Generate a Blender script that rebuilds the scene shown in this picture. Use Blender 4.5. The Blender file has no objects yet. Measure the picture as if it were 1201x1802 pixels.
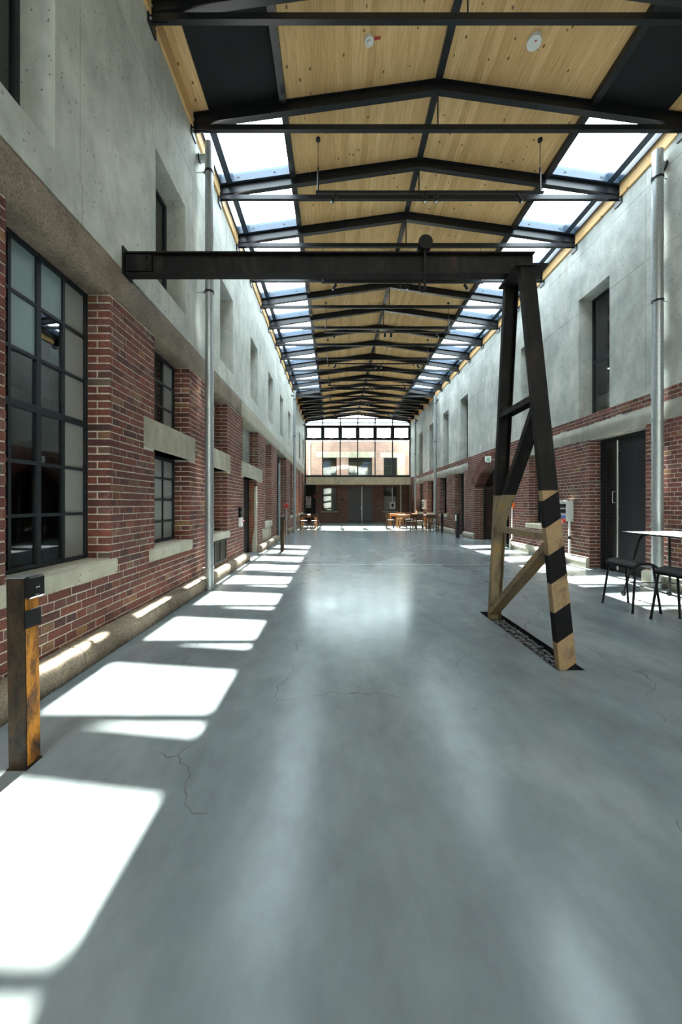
import bpy, bmesh, math, random
from mathutils import Vector, Matrix, noise
random.seed(7)
S = bpy.context.scene
COL = S.collection
# ------------------------------------------------------------------ camera / world / sun / exposure
F = 640.0
cam = bpy.data.cameras.new('camera'); camo = bpy.data.objects.new('camera', cam); COL.objects.link(camo)
cam.sensor_fit = 'HORIZONTAL'; cam.sensor_width = 24.0; cam.lens = F/1201*24.0
cam.shift_x = 9.5/1201; cam.shift_y = -14.0/1201
cam.clip_start = 0.05; cam.clip_end = 300
EYE = 1.35
camo.location = (0, 0, EYE); camo.rotation_euler = (math.pi/2, 0, 0)
S.camera = camo
SUN_ALT = math.radians(45.1)
W = bpy.data.worlds.new('world'); S.world = W; W.use_nodes = True
bg = W.node_tree.nodes['Background']; bg.inputs[0].default_value = (0.80, 0.905, 1.0, 1); bg.inputs[1].default_value = 2.5
sl = bpy.data.lights.new('sun', 'SUN'); sl.energy = 13.0; sl.angle = math.radians(0.53); sl.color = (1, 0.97, 0.92)
so = bpy.data.objects.new('sun', sl); COL.objects.link(so)
so.rotation_euler = Vector((0.003, -math.cos(SUN_ALT), -math.sin(SUN_ALT))).to_track_quat('-Z', 'Y').to_euler()
so.location = (1.5, 40, 40)
S.view_settings.view_transform = 'Standard'; S.view_settings.look = 'None'
S.view_settings.gamma = 1.0; S.view_settings.use_curve_mapping = False
S.view_settings.exposure = 3.05

# ------------------------------------------------------------------ hall dimensions
XL, XR = -2.2, 5.35            # brick faces
YB, YG, YF = -9.0, 26.0, 28.4  # back end, glazed gable, far facade
RX = (XL+XR)/2                 # ridge x
HW = (XR-XL)/2
BAY, Y1 = 1.266, 5.596         # rafter spacing, first rafter at a skylight
def rafter_y(n): return Y1+BAY*(n-1)
SLOPE = 0.14
def zc(x): return 7.86-SLOPE*abs(x-RX)   # underside of ceiling
SKL0, SKL1 = -2.16, -0.80
SKR0, SKR1 = 2*RX-SKL1, 2*RX-SKL0
ZCH = 0.0735; BLEN = 0.247; JOINT = 0.0115

# ------------------------------------------------------------------ node helpers
def newmat(name):
    m = bpy.data.materials.new(name); m.use_nodes = True
    nt = m.node_tree; b = nt.nodes['Principled BSDF']
    return m, nt, b
def N(nt, typ, **kw):
    n = nt.nodes.new(typ)
    for k, v in kw.items():
        if k == 'inp':
            for i, val in v.items(): n.inputs[i].default_value = val
        else: setattr(n, k, v)
    return n
def L(nt, a, b): nt.links.new(a, b)
def ramp(nt, fac, stops, interp='LINEAR'):
    r = nt.nodes.new('ShaderNodeValToRGB'); r.color_ramp.interpolation = interp
    e = r.color_ramp.elements
    while len(e) > 1: e.remove(e[-1])
    e[0].position = stops[0][0]; e[0].color = (*stops[0][1], 1)
    for p, c in stops[1:]:
        x = e.new(p); x.color = (*c, 1)
    L(nt, fac, r.inputs[0]); return r.outputs[0]
def g3(v): return (v, v, v)
def mathn(nt, op, a, b=None, c=None):
    n = nt.nodes.new('ShaderNodeMath'); n.operation = op
    for i, x in enumerate((a, b, c)):
        if x is None: continue
        if isinstance(x, (int, float)): n.inputs[i].default_value = x
        else: L(nt, x, n.inputs[i])
    return n.outputs[0]
def mixc(nt, fac, a, b, mode='MIX'):
    n = nt.nodes.new('ShaderNodeMixRGB'); n.blend_type = mode
    for i, x in enumerate((fac, a, b)):
        if isinstance(x, (int, float)): n.inputs[i].default_value = x
        elif isinstance(x, tuple): n.inputs[i].default_value = (*x, 1) if len(x) == 3 else x
        else: L(nt, x, n.inputs[i])
    return n.outputs[0]
def pos(nt): return nt.nodes.new('ShaderNodeNewGeometry').outputs['Position']
def scaled(nt, vec, s):
    n = N(nt, 'ShaderNodeMapping'); n.inputs['Scale'].default_value = s; L(nt, vec, n.inputs['Vector']); return n.outputs[0]
def noise_t(nt, vec, scale, detail=4, rough=.55, dist=0):
    n = N(nt, 'ShaderNodeTexNoise', inp={'Scale': scale, 'Detail': detail, 'Roughness': rough, 'Distortion': dist}); L(nt, vec, n.inputs['Vector']); return n.outputs['Fac']
def voro(nt, vec, scale, feature='F1', rnd=1.0):
    n = N(nt, 'ShaderNodeTexVoronoi', feature=feature, inp={'Scale': scale, 'Randomness': rnd}); L(nt, vec, n.inputs['Vector']); return n
def bump(nt, b, h, strength=.3, dist=.01):
    n = N(nt, 'ShaderNodeBump', inp={'Strength': strength, 'Distance': dist}); L(nt, h, n.inputs['Height']); L(nt, n.outputs[0], b.inputs['Normal'])
def simple(name, col, rough=.5, metal=0, var=.0, scale=12, bmp=0, spec=.5):
    m, nt, b = newmat(name)
    b.inputs['Roughness'].default_value = rough; b.inputs['Metallic'].default_value = metal
    b.inputs['Specular IOR Level'].default_value = spec
    b.inputs['Base Color'].default_value = (*col, 1)
    if var or bmp:
        f = noise_t(nt, pos(nt), scale, 5, .6)
        lo = tuple(max(0, c*(1-var)) for c in col); hi = tuple(min(1, c*(1+var)) for c in col)
        if var: L(nt, ramp(nt, f, [(.3, lo), (.7, hi)]), b.inputs['Base Color'])
        if bmp: bump(nt, b, f, bmp, .01)
    return m
M = {}
def build_materials():
    # ---- floor: power-floated polished concrete
    m, nt, b = newmat('polished_concrete'); P = pos(nt)
    cloud = noise_t(nt, scaled(nt, P, (1, .45, 1)), .9, 5, .55, .15)
    fine = noise_t(nt, scaled(nt, P, (1, .6, 1)), 5, 7, .62, .1)
    c1 = ramp(nt, cloud, [(.34, (.126, .149, .156)), (.52, (.178, .205, .212)), (.68, (.232, .258, .262))])
    c2 = ramp(nt, fine, [(.32, g3(.84)), (.68, g3(1.12))])
    c = mixc(nt, 1.0, c1, c2, 'MULTIPLY')
    warp = N(nt, 'ShaderNodeTexNoise', inp={'Scale': 1.5, 'Detail': 4, 'Roughness': .55}); L(nt, P, warp.inputs['Vector'])
    wp = N(nt, 'ShaderNodeVectorMath', operation='MULTIPLY_ADD'); L(nt, warp.outputs['Color'], wp.inputs[0]); wp.inputs[1].default_value = (.55, .55, 0); L(nt, P, wp.inputs[2])
    cr = voro(nt, wp.outputs[0], .62, 'DISTANCE_TO_EDGE').outputs['Distance']
    crm = mathn(nt, 'LESS_THAN', cr, .002)
    msk = mathn(nt, 'GREATER_THAN', noise_t(nt, P, .7, 2), .46)
    crack = mathn(nt, 'MULTIPLY', crm, msk)
    pits = mathn(nt, 'LESS_THAN', voro(nt, P, 1.6).outputs['Distance'], .012)
    crack = mathn(nt, 'MAXIMUM', mathn(nt, 'MULTIPLY', crack, .65), mathn(nt, 'MULTIPLY', pits, .7))
    c = mixc(nt, crack, c, (.09, .09, .085))
    L(nt, c, b.inputs['Base Color'])
    rr = ramp(nt, noise_t(nt, P, 1.7, 5, .6, .1), [(.3, g3(.185)), (.7, g3(.255))]); L(nt, rr, b.inputs['Roughness'])
    b.inputs['Specular IOR Level'].default_value = .38
    bump(nt, b, fine, .02, .01); M['floor'] = m
    # ---- fair-faced concrete
    def concrete(name, lo, hi, warm=(.36, .32, .26), pores=.5, streak=.2):
        m, nt, b = newmat(name); P = pos(nt)
        big = noise_t(nt, P, .8, 5, .6, .4); mid = noise_t(nt, scaled(nt, P, (1, 1, .5)), 5, 6, .65)
        c = ramp(nt, big, [(.36, lo), (.64, hi)])
        c = mixc(nt, 1, c, ramp(nt, mid, [(.32, g3(.8)), (.68, g3(1.12))]), 'MULTIPLY')
        st = noise_t(nt, scaled(nt, P, (2, 2, .15)), 3, 5, .6, .3)
        c = mixc(nt, mathn(nt, 'MULTIPLY', mathn(nt, 'GREATER_THAN', st, .62), streak), c, warm)
        pv = voro(nt, P, 14).outputs['Distance']; pm = mathn(nt, 'LESS_THAN', pv, .13)
        pm2 = mathn(nt, 'MULTIPLY', pm, mathn(nt, 'GREATER_THAN', noise_t(nt, P, 2.5, 3), .46))
        pb = mathn(nt, 'LESS_THAN', voro(nt, P, 2.6).outputs['Distance'], .036)
        pm3 = mathn(nt, 'MULTIPLY', mathn(nt, 'MAXIMUM', pm2, pb), pores)
        c = mixc(nt, pm3, c, (.10, .095, .085))
        L(nt, c, b.inputs['Base Color']); b.inputs['Roughness'].default_value = .75; b.inputs['Specular IOR Level'].default_value = .3
        bump(nt, b, mathn(nt, 'SUBTRACT', mid, pm3), .12, .008); return m
    M['concrete'] = concrete('fair_faced_concrete', (.38, .392, .352), (.54, .548, .50), pores=.75, streak=.25)
    M['concrete_r'] = concrete('weathered_concrete', (.31, .325, .30), (.50, .51, .475), pores=.8, streak=.4)
    M['cream'] = concrete('cream_concrete', (.46, .42, .31), (.54, .49, .37), pores=.1, streak=.05)
    M['sill'] = concrete('sill_concrete', (.34, .32, .25), (.46, .43, .34), pores=.6)
    M['beam_grey'] = concrete('stained_grey_concrete', (.20, .195, .165), (.33, .32, .275), pores=.7, streak=.3)
    M['lintel'] = concrete('lintel_concrete', (.27, .25, .19), (.38, .35, .27), pores=.8)
    # ---- pebbly old beam concrete
    def pebble(name, cols, str_=.6):
        m, nt, b = newmat(name); P = pos(nt)
        gn = noise_t(nt, P, 55, 4, .75); g2 = noise_t(nt, P, 16, 5, .7); sp = voro(nt, P, 30).outputs['Distance']
        c = ramp(nt, gn, [(.28, cols[0]), (.45, cols[1]), (.6, cols[2]), (.78, cols[3])])
        c = mixc(nt, mathn(nt, 'MULTIPLY', mathn(nt, 'LESS_THAN', sp, .17), .6), c, cols[0])
        big = noise_t(nt, P, 2.2, 6, .7); c = mixc(nt, 1, c, ramp(nt, big, [(.3, g3(.6)), (.7, g3(1.25))]), 'MULTIPLY')
        L(nt, c, b.inputs['Base Color']); b.inputs['Roughness'].default_value = .85; b.inputs['Specular IOR Level'].default_value = .2
        bump(nt, b, mathn(nt, 'ADD', gn, g2), str_, .01)
        return m
    M['beam_old'] = pebble('exposed_aggregate_concrete', [(.09, .072, .055), (.19, .152, .113), (.26, .21, .157), (.38, .325, .25)])
    M['plinth'] = pebble('rough_plinth_stone', [(.12, .092, .066), (.215, .17, .122), (.28, .228, .168), (.38, .325, .25)], .9)
    # ---- bricks
    def bricks(name, stops, dark=.58):
        m, nt, b = newmat(name); P = pos(nt)
        geo = nt.nodes.new('ShaderNodeNewGeometry'); oi = nt.nodes.new('ShaderNodeObjectInfo')
        r = mathn(nt, 'FRACT', mathn(nt, 'ADD', geo.outputs['Random Per Island'], oi.outputs['Random']))
        c = ramp(nt, r, stops)
        big = noise_t(nt, P, .8, 5, .65, .5); c = mixc(nt, 1, c, ramp(nt, big, [(.35, g3(dark)), (.65, g3(1.12))]), 'MULTIPLY')
        fine = noise_t(nt, P, 30, 5, .7); c = mixc(nt, 1, c, ramp(nt, fine, [(.3, g3(.62)), (.7, g3(1.3))]), 'MULTIPLY')
        ef = mathn(nt, 'MULTIPLY', mathn(nt, 'GREATER_THAN', noise_t(nt, P, 3.2, 6, .7), .66), .3)
        c = mixc(nt, ef, c, (.33, .30, .26))
        L(nt, c, b.inputs['Base Color']); b.inputs['Roughness'].default_value = .85; b.inputs['Specular IOR Level'].default_value = .25
        bump(nt, b, fine, .5, .006); return m
    st = [(0, (.085, .044, .042)), (.15, (.135, .05, .043)), (.4, (.18, .057, .043)), (.62, (.155, .064, .054)), (.8, (.22, .07, .046)), (.91, (.17, .098, .085)), (.965, (.28, .14, .065)), (1, (.115, .09, .08))]
    M['brick'] = bricks('red_brick', st)
    M['brick_r'] = bricks('red_brown_brick', [(p, (c[0]*.92, c[1]*.95, c[2]*1.0)) for p, c in st])
    M['brick_orange'] = bricks('broken_orange_brick', [(0, (.22, .07, .04)), (.4, (.36, .11, .05)), (.7, (.30, .13, .07)), (1, (.20, .14, .10))])
    M['mortar'] = simple('lime_mortar', (.46, .415, .335), .9, 0, .25, 18, .5, .2)
    # far brick, joints carried by the material
    def farbrick(name, a, bcol, mort):
        m, nt, b = newmat(name)
        sep = N(nt, 'ShaderNodeSeparateXYZ'); L(nt, pos(nt), sep.inputs[0])
        cb = N(nt, 'ShaderNodeCombineXYZ'); L(nt, mathn(nt, 'ADD', sep.outputs[0], sep.outputs[1]), cb.inputs[0]); L(nt, sep.outputs[2], cb.inputs[1])
        t = N(nt, 'ShaderNodeTexBrick', inp={'Scale': 1.0, 'Mortar Size': .007, 'Brick Width': BLEN, 'Row Height': ZCH, 'Color1': (*a, 1), 'Color2': (*bcol, 1), 'Mortar': (*mort, 1)})
        L(nt, cb.outputs[0], t.inputs['Vector'])
        c = mixc(nt, 1, t.outputs['Color'], ramp(nt, noise_t(nt, pos(nt), 1.2, 5), [(.3, g3(.75)), (.7, g3(1.15))]), 'MULTIPLY')
        L(nt, c, b.inputs['Base Color']); b.inputs['Roughness'].default_value = .85; return m
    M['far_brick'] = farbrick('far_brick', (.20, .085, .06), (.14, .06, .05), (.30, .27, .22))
    M['far_brick_lit'] = farbrick('lit_upper_brick', (.32, .165, .13), (.26, .14, .115), (.42, .37, .32))  # paler copy of the far brick: upper storey's brighter light put into the colour
    # ---- timber ceiling
    m, nt, b = newmat('spruce_panel'); P = pos(nt)
    sep = N(nt, 'ShaderNodeSeparateXYZ'); L(nt, P, sep.inputs[0])
    lam = mathn(nt, 'FLOOR', mathn(nt, 'DIVIDE', sep.outputs[0], .115))
    wn = N(nt, 'ShaderNodeTexWhiteNoise', noise_dimensions='1D'); L(nt, lam, wn.inputs['W'])
    c = ramp(nt, wn.outputs['Value'], [(0, (.68, .44, .20)), (.5, (.77, .515, .245)), (1, (.84, .585, .30))])
    gr = noise_t(nt, scaled(nt, P, (34, 1.1, 34)), 2.2, 5, .6, 1.2)
    c = mixc(nt, 1, c, ramp(nt, gr, [(.32, (.72, .66, .58)), (.68, g3(1.1))]), 'MULTIPLY')
    kv = voro(nt, scaled(nt, P, (1.15, .8, 1)), 6.5).outputs['Distance']
    km = mathn(nt, 'MULTIPLY', mathn(nt, 'LESS_THAN', kv, .12), mathn(nt, 'GREATER_THAN', noise_t(nt, P, 2.1, 2), .45))
    c = mixc(nt, mathn(nt, 'MULTIPLY', km, .85), c, (.14, .065, .03))
    jl = mathn(nt, 'LESS_THAN', mathn(nt, 'FRACT', mathn(nt, 'DIVIDE', sep.outputs[0], .115)), .018)
    c = mixc(nt, mathn(nt, 'MULTIPLY', jl, .35), c, (.22, .12, .05))
    L(nt, c, b.inputs['Base Color']); b.inputs['Roughness'].default_value = .6; b.inputs['Specular IOR Level'].default_value = .3
    bump(nt, b, gr, .08, .004); M['timber'] = m
    # ---- steel
    M['black_steel'] = simple('anthracite_painted_steel', (.011, .012, .0145), .36, 0, .15, 5, 0, .3)
    M['black_panel'] = simple('black_roof_panel', (.007, .008, .0095), .6, 0, .12, 2, 0, .25)
    M['sky_frame'] = simple('grey_skylight_frame', (.035, .055, .085), .4, 0, .1, 4, 0, .3)
    M['galv'] = None
    m, nt, b = newmat('galvanised_steel'); P = pos(nt)
    v = voro(nt, P, 55); w = N(nt, 'ShaderNodeTexWhiteNoise', noise_dimensions='3D'); L(nt, v.outputs['Position'], w.inputs['Vector'])
    L(nt, ramp(nt, w.outputs['Value'], [(0, (.33, .36, .37)), (1, (.41, .44, .45))]), b.inputs['Base Color'])
    b.inputs['Metallic'].default_value = .75; b.inputs['Roughness'].default_value = .42; M['galv'] = m
    M['steel_bright'] = simple('brushed_stainless', (.6, .6, .58), .3, .9)
    M['win_frame'] = simple('dark_window_steel', (.014, .019, .023), .42, 0, .15, 8, 0, .35)
    M['door_grey'] = simple('dark_grey_door', (.014, .0145, .017), .5, 0, .1, 2, 0, .25)
    M['far_door'] = simple('mid_grey_door', (.085, .09, .10), .5, 0, .08, 2)
    M['black_plastic'] = simple('black_plastic', (.005, .0055, .006), .35, 0, 0, 12, 0, .3)
    M['white_plastic'] = simple('white_plastic', (.72, .73, .72), .4)
    M['grey_plastic'] = simple('grey_cabinet', (.48, .50, .47), .45, 0, .05, 4)
    M['red'] = simple('red_plastic', (.45, .03, .02), .4)
    M['orange'] = simple('orange_plastic', (.8, .13, .02), .4)
    M['blue'] = simple('blue_plastic', (.05, .08, .35), .4)
    M['green'] = simple('sign_green', (.02, .35, .17), .5)
    M['white_paint'] = simple('white_paint', (.75, .75, .72), .6, 0, .05, 4)
    M['table_top'] = simple('grey_laminate', (.5, .53, .55), .3)
    M['seat'] = simple('black_seat_pad', (.005, .005, .0055), .6, 0, .2, 60, .15, .2)
    M['black_tube'] = simple('black_tube', (.005, .005, .0055), .4, 0, 0, 12, 0, .25)
    M['wood_furn'] = simple('orange_beech', (.42, .17, .05), .4, 0, .25, 9)
    M['wood_dark'] = simple('brown_chair_wood', (.06, .024, .009), .5, 0, .35, 9)
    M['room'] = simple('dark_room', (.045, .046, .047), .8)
    M['room_floor'] = simple('room_floor', (.12, .125, .125), .4)
    M['stone'] = simple('black_coal_stone', (.06, .058, .056), .55, 0, .4, 25, .4)
    M['blockwork'] = simple('grey_block_infill', (.27, .28, .25), .9, 0, .3, 12, .4)
    M['poster'] = None
    m, nt, b = newmat('poster_print'); f = noise_t(nt, pos(nt), 9, 4)
    L(nt, ramp(nt, f, [(.42, g3(.62)), (.55, (.25, .25, .22))]), b.inputs['Base Color']); M['poster'] = m
    # rusty steel of the bollards
    def rust(name, stops, sc=6, metal=.3, rough=.6, zs=.35):
        m, nt, b = newmat(name); P = pos(nt)
        f = noise_t(nt, scaled(nt, P, (1, 1, zs)), sc, 8, .72, .4); fine = noise_t(nt, P, 90, 4, .7)
        c = ramp(nt, f, stops); c = mixc(nt, 1, c, ramp(nt, fine, [(.3, g3(.7)), (.7, g3(1.2))]), 'MULTIPLY')
        L(nt, c, b.inputs['Base Color']); b.inputs['Metallic'].default_value = metal; b.inputs['Roughness'].default_value = rough; b.inputs['Specular IOR Level'].default_value = .14
        bump(nt, b, fine, .2, .003); return m
    M['rust_dark'] = rust('rusty_dark_steel', [(.34, (.014, .012, .010)), (.48, (.03, .023, .016)), (.58, (.048, .03, .017)), (.68, (.045, .038, .032))], 16)
    M['rust_orange'] = rust('orange_rust_steel', [(.36, (.05, .035, .025)), (.45, (.22, .09, .02)), (.55, (.50, .20, .025)), (.66, (.12, .07, .035))], 9, .0, .7)
    M['old_steel'] = rust('old_dark_steel', [(.36, (.005, .0047, .0045)), (.52, (.010, .009, .0085)), (.62, (.020, .016, .013)), (.72, (.05, .028, .015))], 7, .0, .62, .35)
    M['tan_paint'] = rust('faded_tan_paint', [(.34, (.11, .082, .052)), (.46, (.22, .165, .10)), (.57, (.26, .19, .10)), (.66, (.40, .18, .03))], 4, 0, .6, .6)
    # striped leg: tan / black diagonal bands below z = 1.52, dark steel above
    m, nt, b = newmat('hazard_striped_steel'); P = pos(nt)
    sep = N(nt, 'ShaderNodeSeparateXYZ'); L(nt, P, sep.inputs[0])
    t = mathn(nt, 'SUBTRACT', sep.outputs[2], mathn(nt, 'MULTIPLY', mathn(nt, 'SUBTRACT', sep.outputs[0], 1.825), .62))
    par = mathn(nt, 'FRACT', mathn(nt, 'DIVIDE', mathn(nt, 'ADD', t, 4.7-1.142), .47))
    isblk = mathn(nt, 'LESS_THAN', par, .5)
    f = noise_t(nt, scaled(nt, P, (1, 1, .6)), 5, 8, .72, .4); fine = noise_t(nt, P, 70, 4, .7)
    tan = ramp(nt, f, [(.34, (.12, .08, .05)), (.46, (.25, .175, .10)), (.58, (.28, .185, .095)), (.66, (.42, .19, .03))])
    chip = mathn(nt, 'GREATER_THAN', noise_t(nt, P, 14, 6, .75), .70)
    blk = mixc(nt, mathn(nt, 'MULTIPLY', chip, .8), (.005, .005, .0055), (.30, .24, .15))
    c = mixc(nt, isblk, tan, blk)
    steel = ramp(nt, f, [(.36, (.005, .0047, .0045)), (.55, (.011, .010, .009)), (.7, (.035, .024, .016))])
    c = mixc(nt, mathn(nt, 'GREATER_THAN', sep.outputs[2], 1.47), c, steel)
    c = mixc(nt, 1, c, ramp(nt, fine, [(.3, g3(.8)), (.7, g3(1.15))]), 'MULTIPLY')
    L(nt, c, b.inputs['Base Color']); b.inputs['Roughness'].default_value = .6; b.inputs['Specular IOR Level'].default_value = .12; bump(nt, b, fine, .15, .003); M['stripes'] = m
    # far leg / upper diagonal: tan paint to 1.5 m, bare steel above
    m, nt, b = newmat('half_painted_steel'); P = pos(nt)
    sep = N(nt, 'ShaderNodeSeparateXYZ'); L(nt, P, sep.inputs[0])
    f = noise_t(nt, scaled(nt, P, (1, 1, .6)), 5, 8, .72, .4)
    tan = ramp(nt, f, [(.34, (.11, .085, .055)), (.46, (.23, .18, .115)), (.58, (.27, .20, .115)), (.68, (.38, .18, .035))])
    steel = ramp(nt, f, [(.36, (.005, .0047, .0045)), (.55, (.010, .009, .0085)), (.7, (.03, .021, .015))])
    L(nt, mixc(nt, mathn(nt, 'GREATER_THAN', sep.outputs[2], 1.45), tan, steel), b.inputs['Base Color']); b.inputs['Roughness'].default_value = .6; b.inputs['Specular IOR Level'].default_value = .14; M['half_paint'] = m
    # ---- glass: thin pane = clear transmission + fresnel mirror
    def pane(name, tint, rough=0.0, ior=1.5, bumpy=0, extra=None):
        m = bpy.data.materials.new(name); m.use_nodes = True; nt = m.node_tree; nt.nodes.clear()
        out = N(nt, 'ShaderNodeOutputMaterial'); mx = N(nt, 'ShaderNodeMixShader'); tr = N(nt, 'ShaderNodeBsdfTransparent'); gl = N(nt, 'ShaderNodeBsdfGlossy'); fr = N(nt, 'ShaderNodeFresnel')
        gb = N(nt, 'ShaderNodeNewGeometry')   # same reflectance from either face of the pane
        L(nt, mathn(nt, 'ADD', mathn(nt, 'MULTIPLY', gb.outputs['Backfacing'], 1/ior-ior), ior), fr.inputs['IOR']); tr.inputs[0].default_value = (*tint, 1); gl.inputs['Roughness'].default_value = rough
        if bumpy:
            bn = N(nt, 'ShaderNodeBump', inp={'Strength': bumpy, 'Distance': .01}); L(nt, noise_t(nt, pos(nt), 70, 3), bn.inputs['Height'])
            L(nt, bn.outputs[0], gl.inputs['Normal']); L(nt, bn.outputs[0], fr.inputs['Normal'])
        last = tr.outputs[0]
        if extra:
            df = N(nt, 'ShaderNodeBsdfDiffuse'); df.inputs[0].default_value = (*extra[1], 1)
            m2 = N(nt, 'ShaderNodeMixShader'); m2.inputs[0].default_value = extra[0]; L(nt, last, m2.inputs[1]); L(nt, df.outputs[0], m2.inputs[2]); last = m2.outputs[0]
        L(nt, fr.outputs[0], mx.inputs[0]); L(nt, last, mx.inputs[1]); L(nt, gl.outputs[0], mx.inputs[2]); L(nt, mx.outputs[0], out.inputs[0])
        return m
    M['glass'] = pane('clear_glass', (.93, .96, .95))
    M['glass_dark'] = pane('window_glass', (.75, .8, .8), .01, 1.7)
    M['glass_frost'] = pane('obscured_glass', (.6, .65, .65), .12, 1.6, 0, (.75, (.33, .34, .32)))
    M['glass_ripple'] = pane('rippled_glass', (.6, .7, .7), .08, 1.9, .5, (.6, (.34, .46, .48)))
build_materials()

# ------------------------------------------------------------------ mesh helpers
class MB:
    def __init__(s): s.v = []; s.f = []; s.sm = []
    def add(s, verts, faces, smooth=False):
        o = len(s.v); s.v += [tuple(v) for v in verts]
        for f in faces: s.f.append(tuple(i+o for i in f)); s.sm.append(smooth)
        return s
    def box(s, x0, x1, y0, y1, z0, z1, bev=0):
        if x1 < x0: x0, x1 = x1, x0
        if y1 < y0: y0, y1 = y1, y0
        if z1 < z0: z0, z1 = z1, z0
        if not bev:
            v = [(x, y, z) for x in (x0, x1) for y in (y0, y1) for z in (z0, z1)]
            return s.add(v, [(0, 1, 3, 2), (4, 6, 7, 5), (0, 4, 5, 1), (2, 3, 7, 6), (0, 2, 6, 4), (1, 5, 7, 3)])
        b = bev; vs = []; idx = {}
        for ix, x in enumerate((x0, x1)):
            for iy, y in enumerate((y0, y1)):
                for iz, z in enumerate((z0, z1)):
                    dx, dy, dz = (b if ix == 0 else -b), (b if iy == 0 else -b), (b if iz == 0 else -b)
                    idx[ix, iy, iz, 0] = len(vs); vs.append((x, y+dy, z+dz))
                    idx[ix, iy, iz, 1] = len(vs); vs.append((x+dx, y, z+dz))
                    idx[ix, iy, iz, 2] = len(vs); vs.append((x+dx, y+dy, z))
        q = []; I = idx
        for k in (0, 1):
            r = (lambda t: t if k else t[::-1])
            q.append(r((I[k,0,0,0], I[k,1,0,0], I[k,1,1,0], I[k,0,1,0])))
            q.append(r((I[0,k,0,1], I[0,k,1,1], I[1,k,1,1], I[1,k,0,1])))
            q.append(r((I[0,0,k,2], I[1,0,k,2], I[1,1,k,2], I[0,1,k,2])))
        for a in (0, 1):
            for c in (0, 1):
                q.append((I[a,c,0,0], I[a,c,0,1], I[a,c,1,1], I[a,c,1,0]))
                q.append((I[a,0,c,0], I[a,0,c,2], I[a,1,c,2], I[a,1,c,0]))
                q.append((I[0,a,c,1], I[0,a,c,2], I[1,a,c,2], I[1,a,c,1]))
        for a in (0, 1):
            for c in (0, 1):
                for d in (0, 1): q.append((I[a,c,d,0], I[a,c,d,1], I[a,c,d,2]))
        return s.add(vs, q)
    def prism(s, pts, axis, a, b, smooth=False, cap=True):
        # pts: polygon in the two other axes (order: remaining axes in x,y,z order)
        n = len(pts)
        def mk(p, t):
            l = [p[0], p[1]]; l.insert(axis, t); return tuple(l)
        v = [mk(p, a) for p in pts]+[mk(p, b) for p in pts]
        s.add(v, [(i, (i+1) % n, n+(i+1) % n, n+i) for i in range(n)], smooth)
        if cap:
            s.add(v, [tuple(range(n))[::-1], tuple(range(n, 2*n))])
        return s
    def tube(s, path, r, n=10, cap=True):
        P = [Vector(p) for p in path]; rings = []; k = len(P)
        rr = r if isinstance(r, (list, tuple)) else [r]*k
        t0 = (P[1]-P[0]).normalized(); up = Vector((0, 0, 1)) if abs(t0.z) < .9 else Vector((1, 0, 0))
        nrm = t0.cross(up).normalized()
        for i in range(k):
            if i == 0: t = t0
            elif i == k-1: t = (P[i]-P[i-1]).normalized()
            else: t = ((P[i]-P[i-1]).normalized()+(P[i+1]-P[i]).normalized()).normalized()
            nrm = (nrm-t*nrm.dot(t)).normalized(); bn = t.cross(nrm)
            rings.append([P[i]+(nrm*math.cos(2*math.pi*j/n)+bn*math.sin(2*math.pi*j/n))*rr[i] for j in range(n)])
        v = [p for R in rings for p in R]
        s.add(v, [(i*n+j, i*n+(j+1) % n, (i+1)*n+(j+1) % n, (i+1)*n+j) for i in range(k-1) for j in range(n)], True)
        if cap: s.add(rings[0], [tuple(range(n))]); s.add(rings[-1], [tuple(range(n))[::-1]])
        return s
    def sweep(s, prof, p0, p1, u, w):
        # prof: closed 2-D outline in (u, w) axes extruded from p0 to p1
        p0, p1, u, w = Vector(p0), Vector(p1), Vector(u), Vector(w); n = len(prof)
        v = [p0+u*a+w*b for a, b in prof]+[p1+u*a+w*b for a, b in prof]
        s.add(v, [(i, (i+1) % n, n+(i+1) % n, n+i) for i in range(n)])
        # caps as fan-free ngon
        return s.add(v, [tuple(range(n))[::-1], tuple(range(n, 2*n))])
    def build(s, name, mat, parent=None, **props):
        me = bpy.data.meshes.new(name); me.from_pydata(s.v, [], s.f); 
        bm = bmesh.new(); bm.from_mesh(me); bmesh.ops.recalc_face_normals(bm, faces=bm.faces); bm.to_mesh(me); bm.free()
        for p, q in zip(me.polygons, s.sm): p.use_smooth = q
        me.materials.append(M[mat] if isinstance(mat, str) else mat)
        o = bpy.data.objects.new(name, me); COL.objects.link(o)
        if parent is not None: o.parent = parent
        for k, v in props.items(): o[k] = v
        return o
def Iprof(h, w, tf=.01, tw=.007):
    a, b = w/2, h/2
    return [(-a, -b), (a, -b), (a, -b+tf), (tw/2, -b+tf), (tw/2, b-tf), (a, b-tf), (a, b), (-a, b), (-a, b-tf), (-tw/2, b-tf), (-tw/2, -b+tf), (-a, -b+tf)]
def Uprof(w, d, t=.009):
    # web along u (width w) at w-axis 0, flanges towards +w axis
    a = w/2
    return [(-a, 0), (a, 0), (a, d), (a-t, d), (a-t, t), (-a+t, t), (-a+t, d), (-a, d)]
def thing(name, label, cat, loc=(0, 0, 0), group=None, kind=None):
    o = bpy.data.objects.new(name, None); COL.objects.link(o); o.location = loc; o.empty_display_size = .1
    o['label'] = label
    if cat: o['category'] = cat
    if group: o['group'] = group
    if kind: o['kind'] = kind
    return o
def tag(o, label, cat, group=None, kind=None):
    o['label'] = label; o['category'] = cat
    if group: o['group'] = group
    if kind: o['kind'] = kind
    return o
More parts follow.
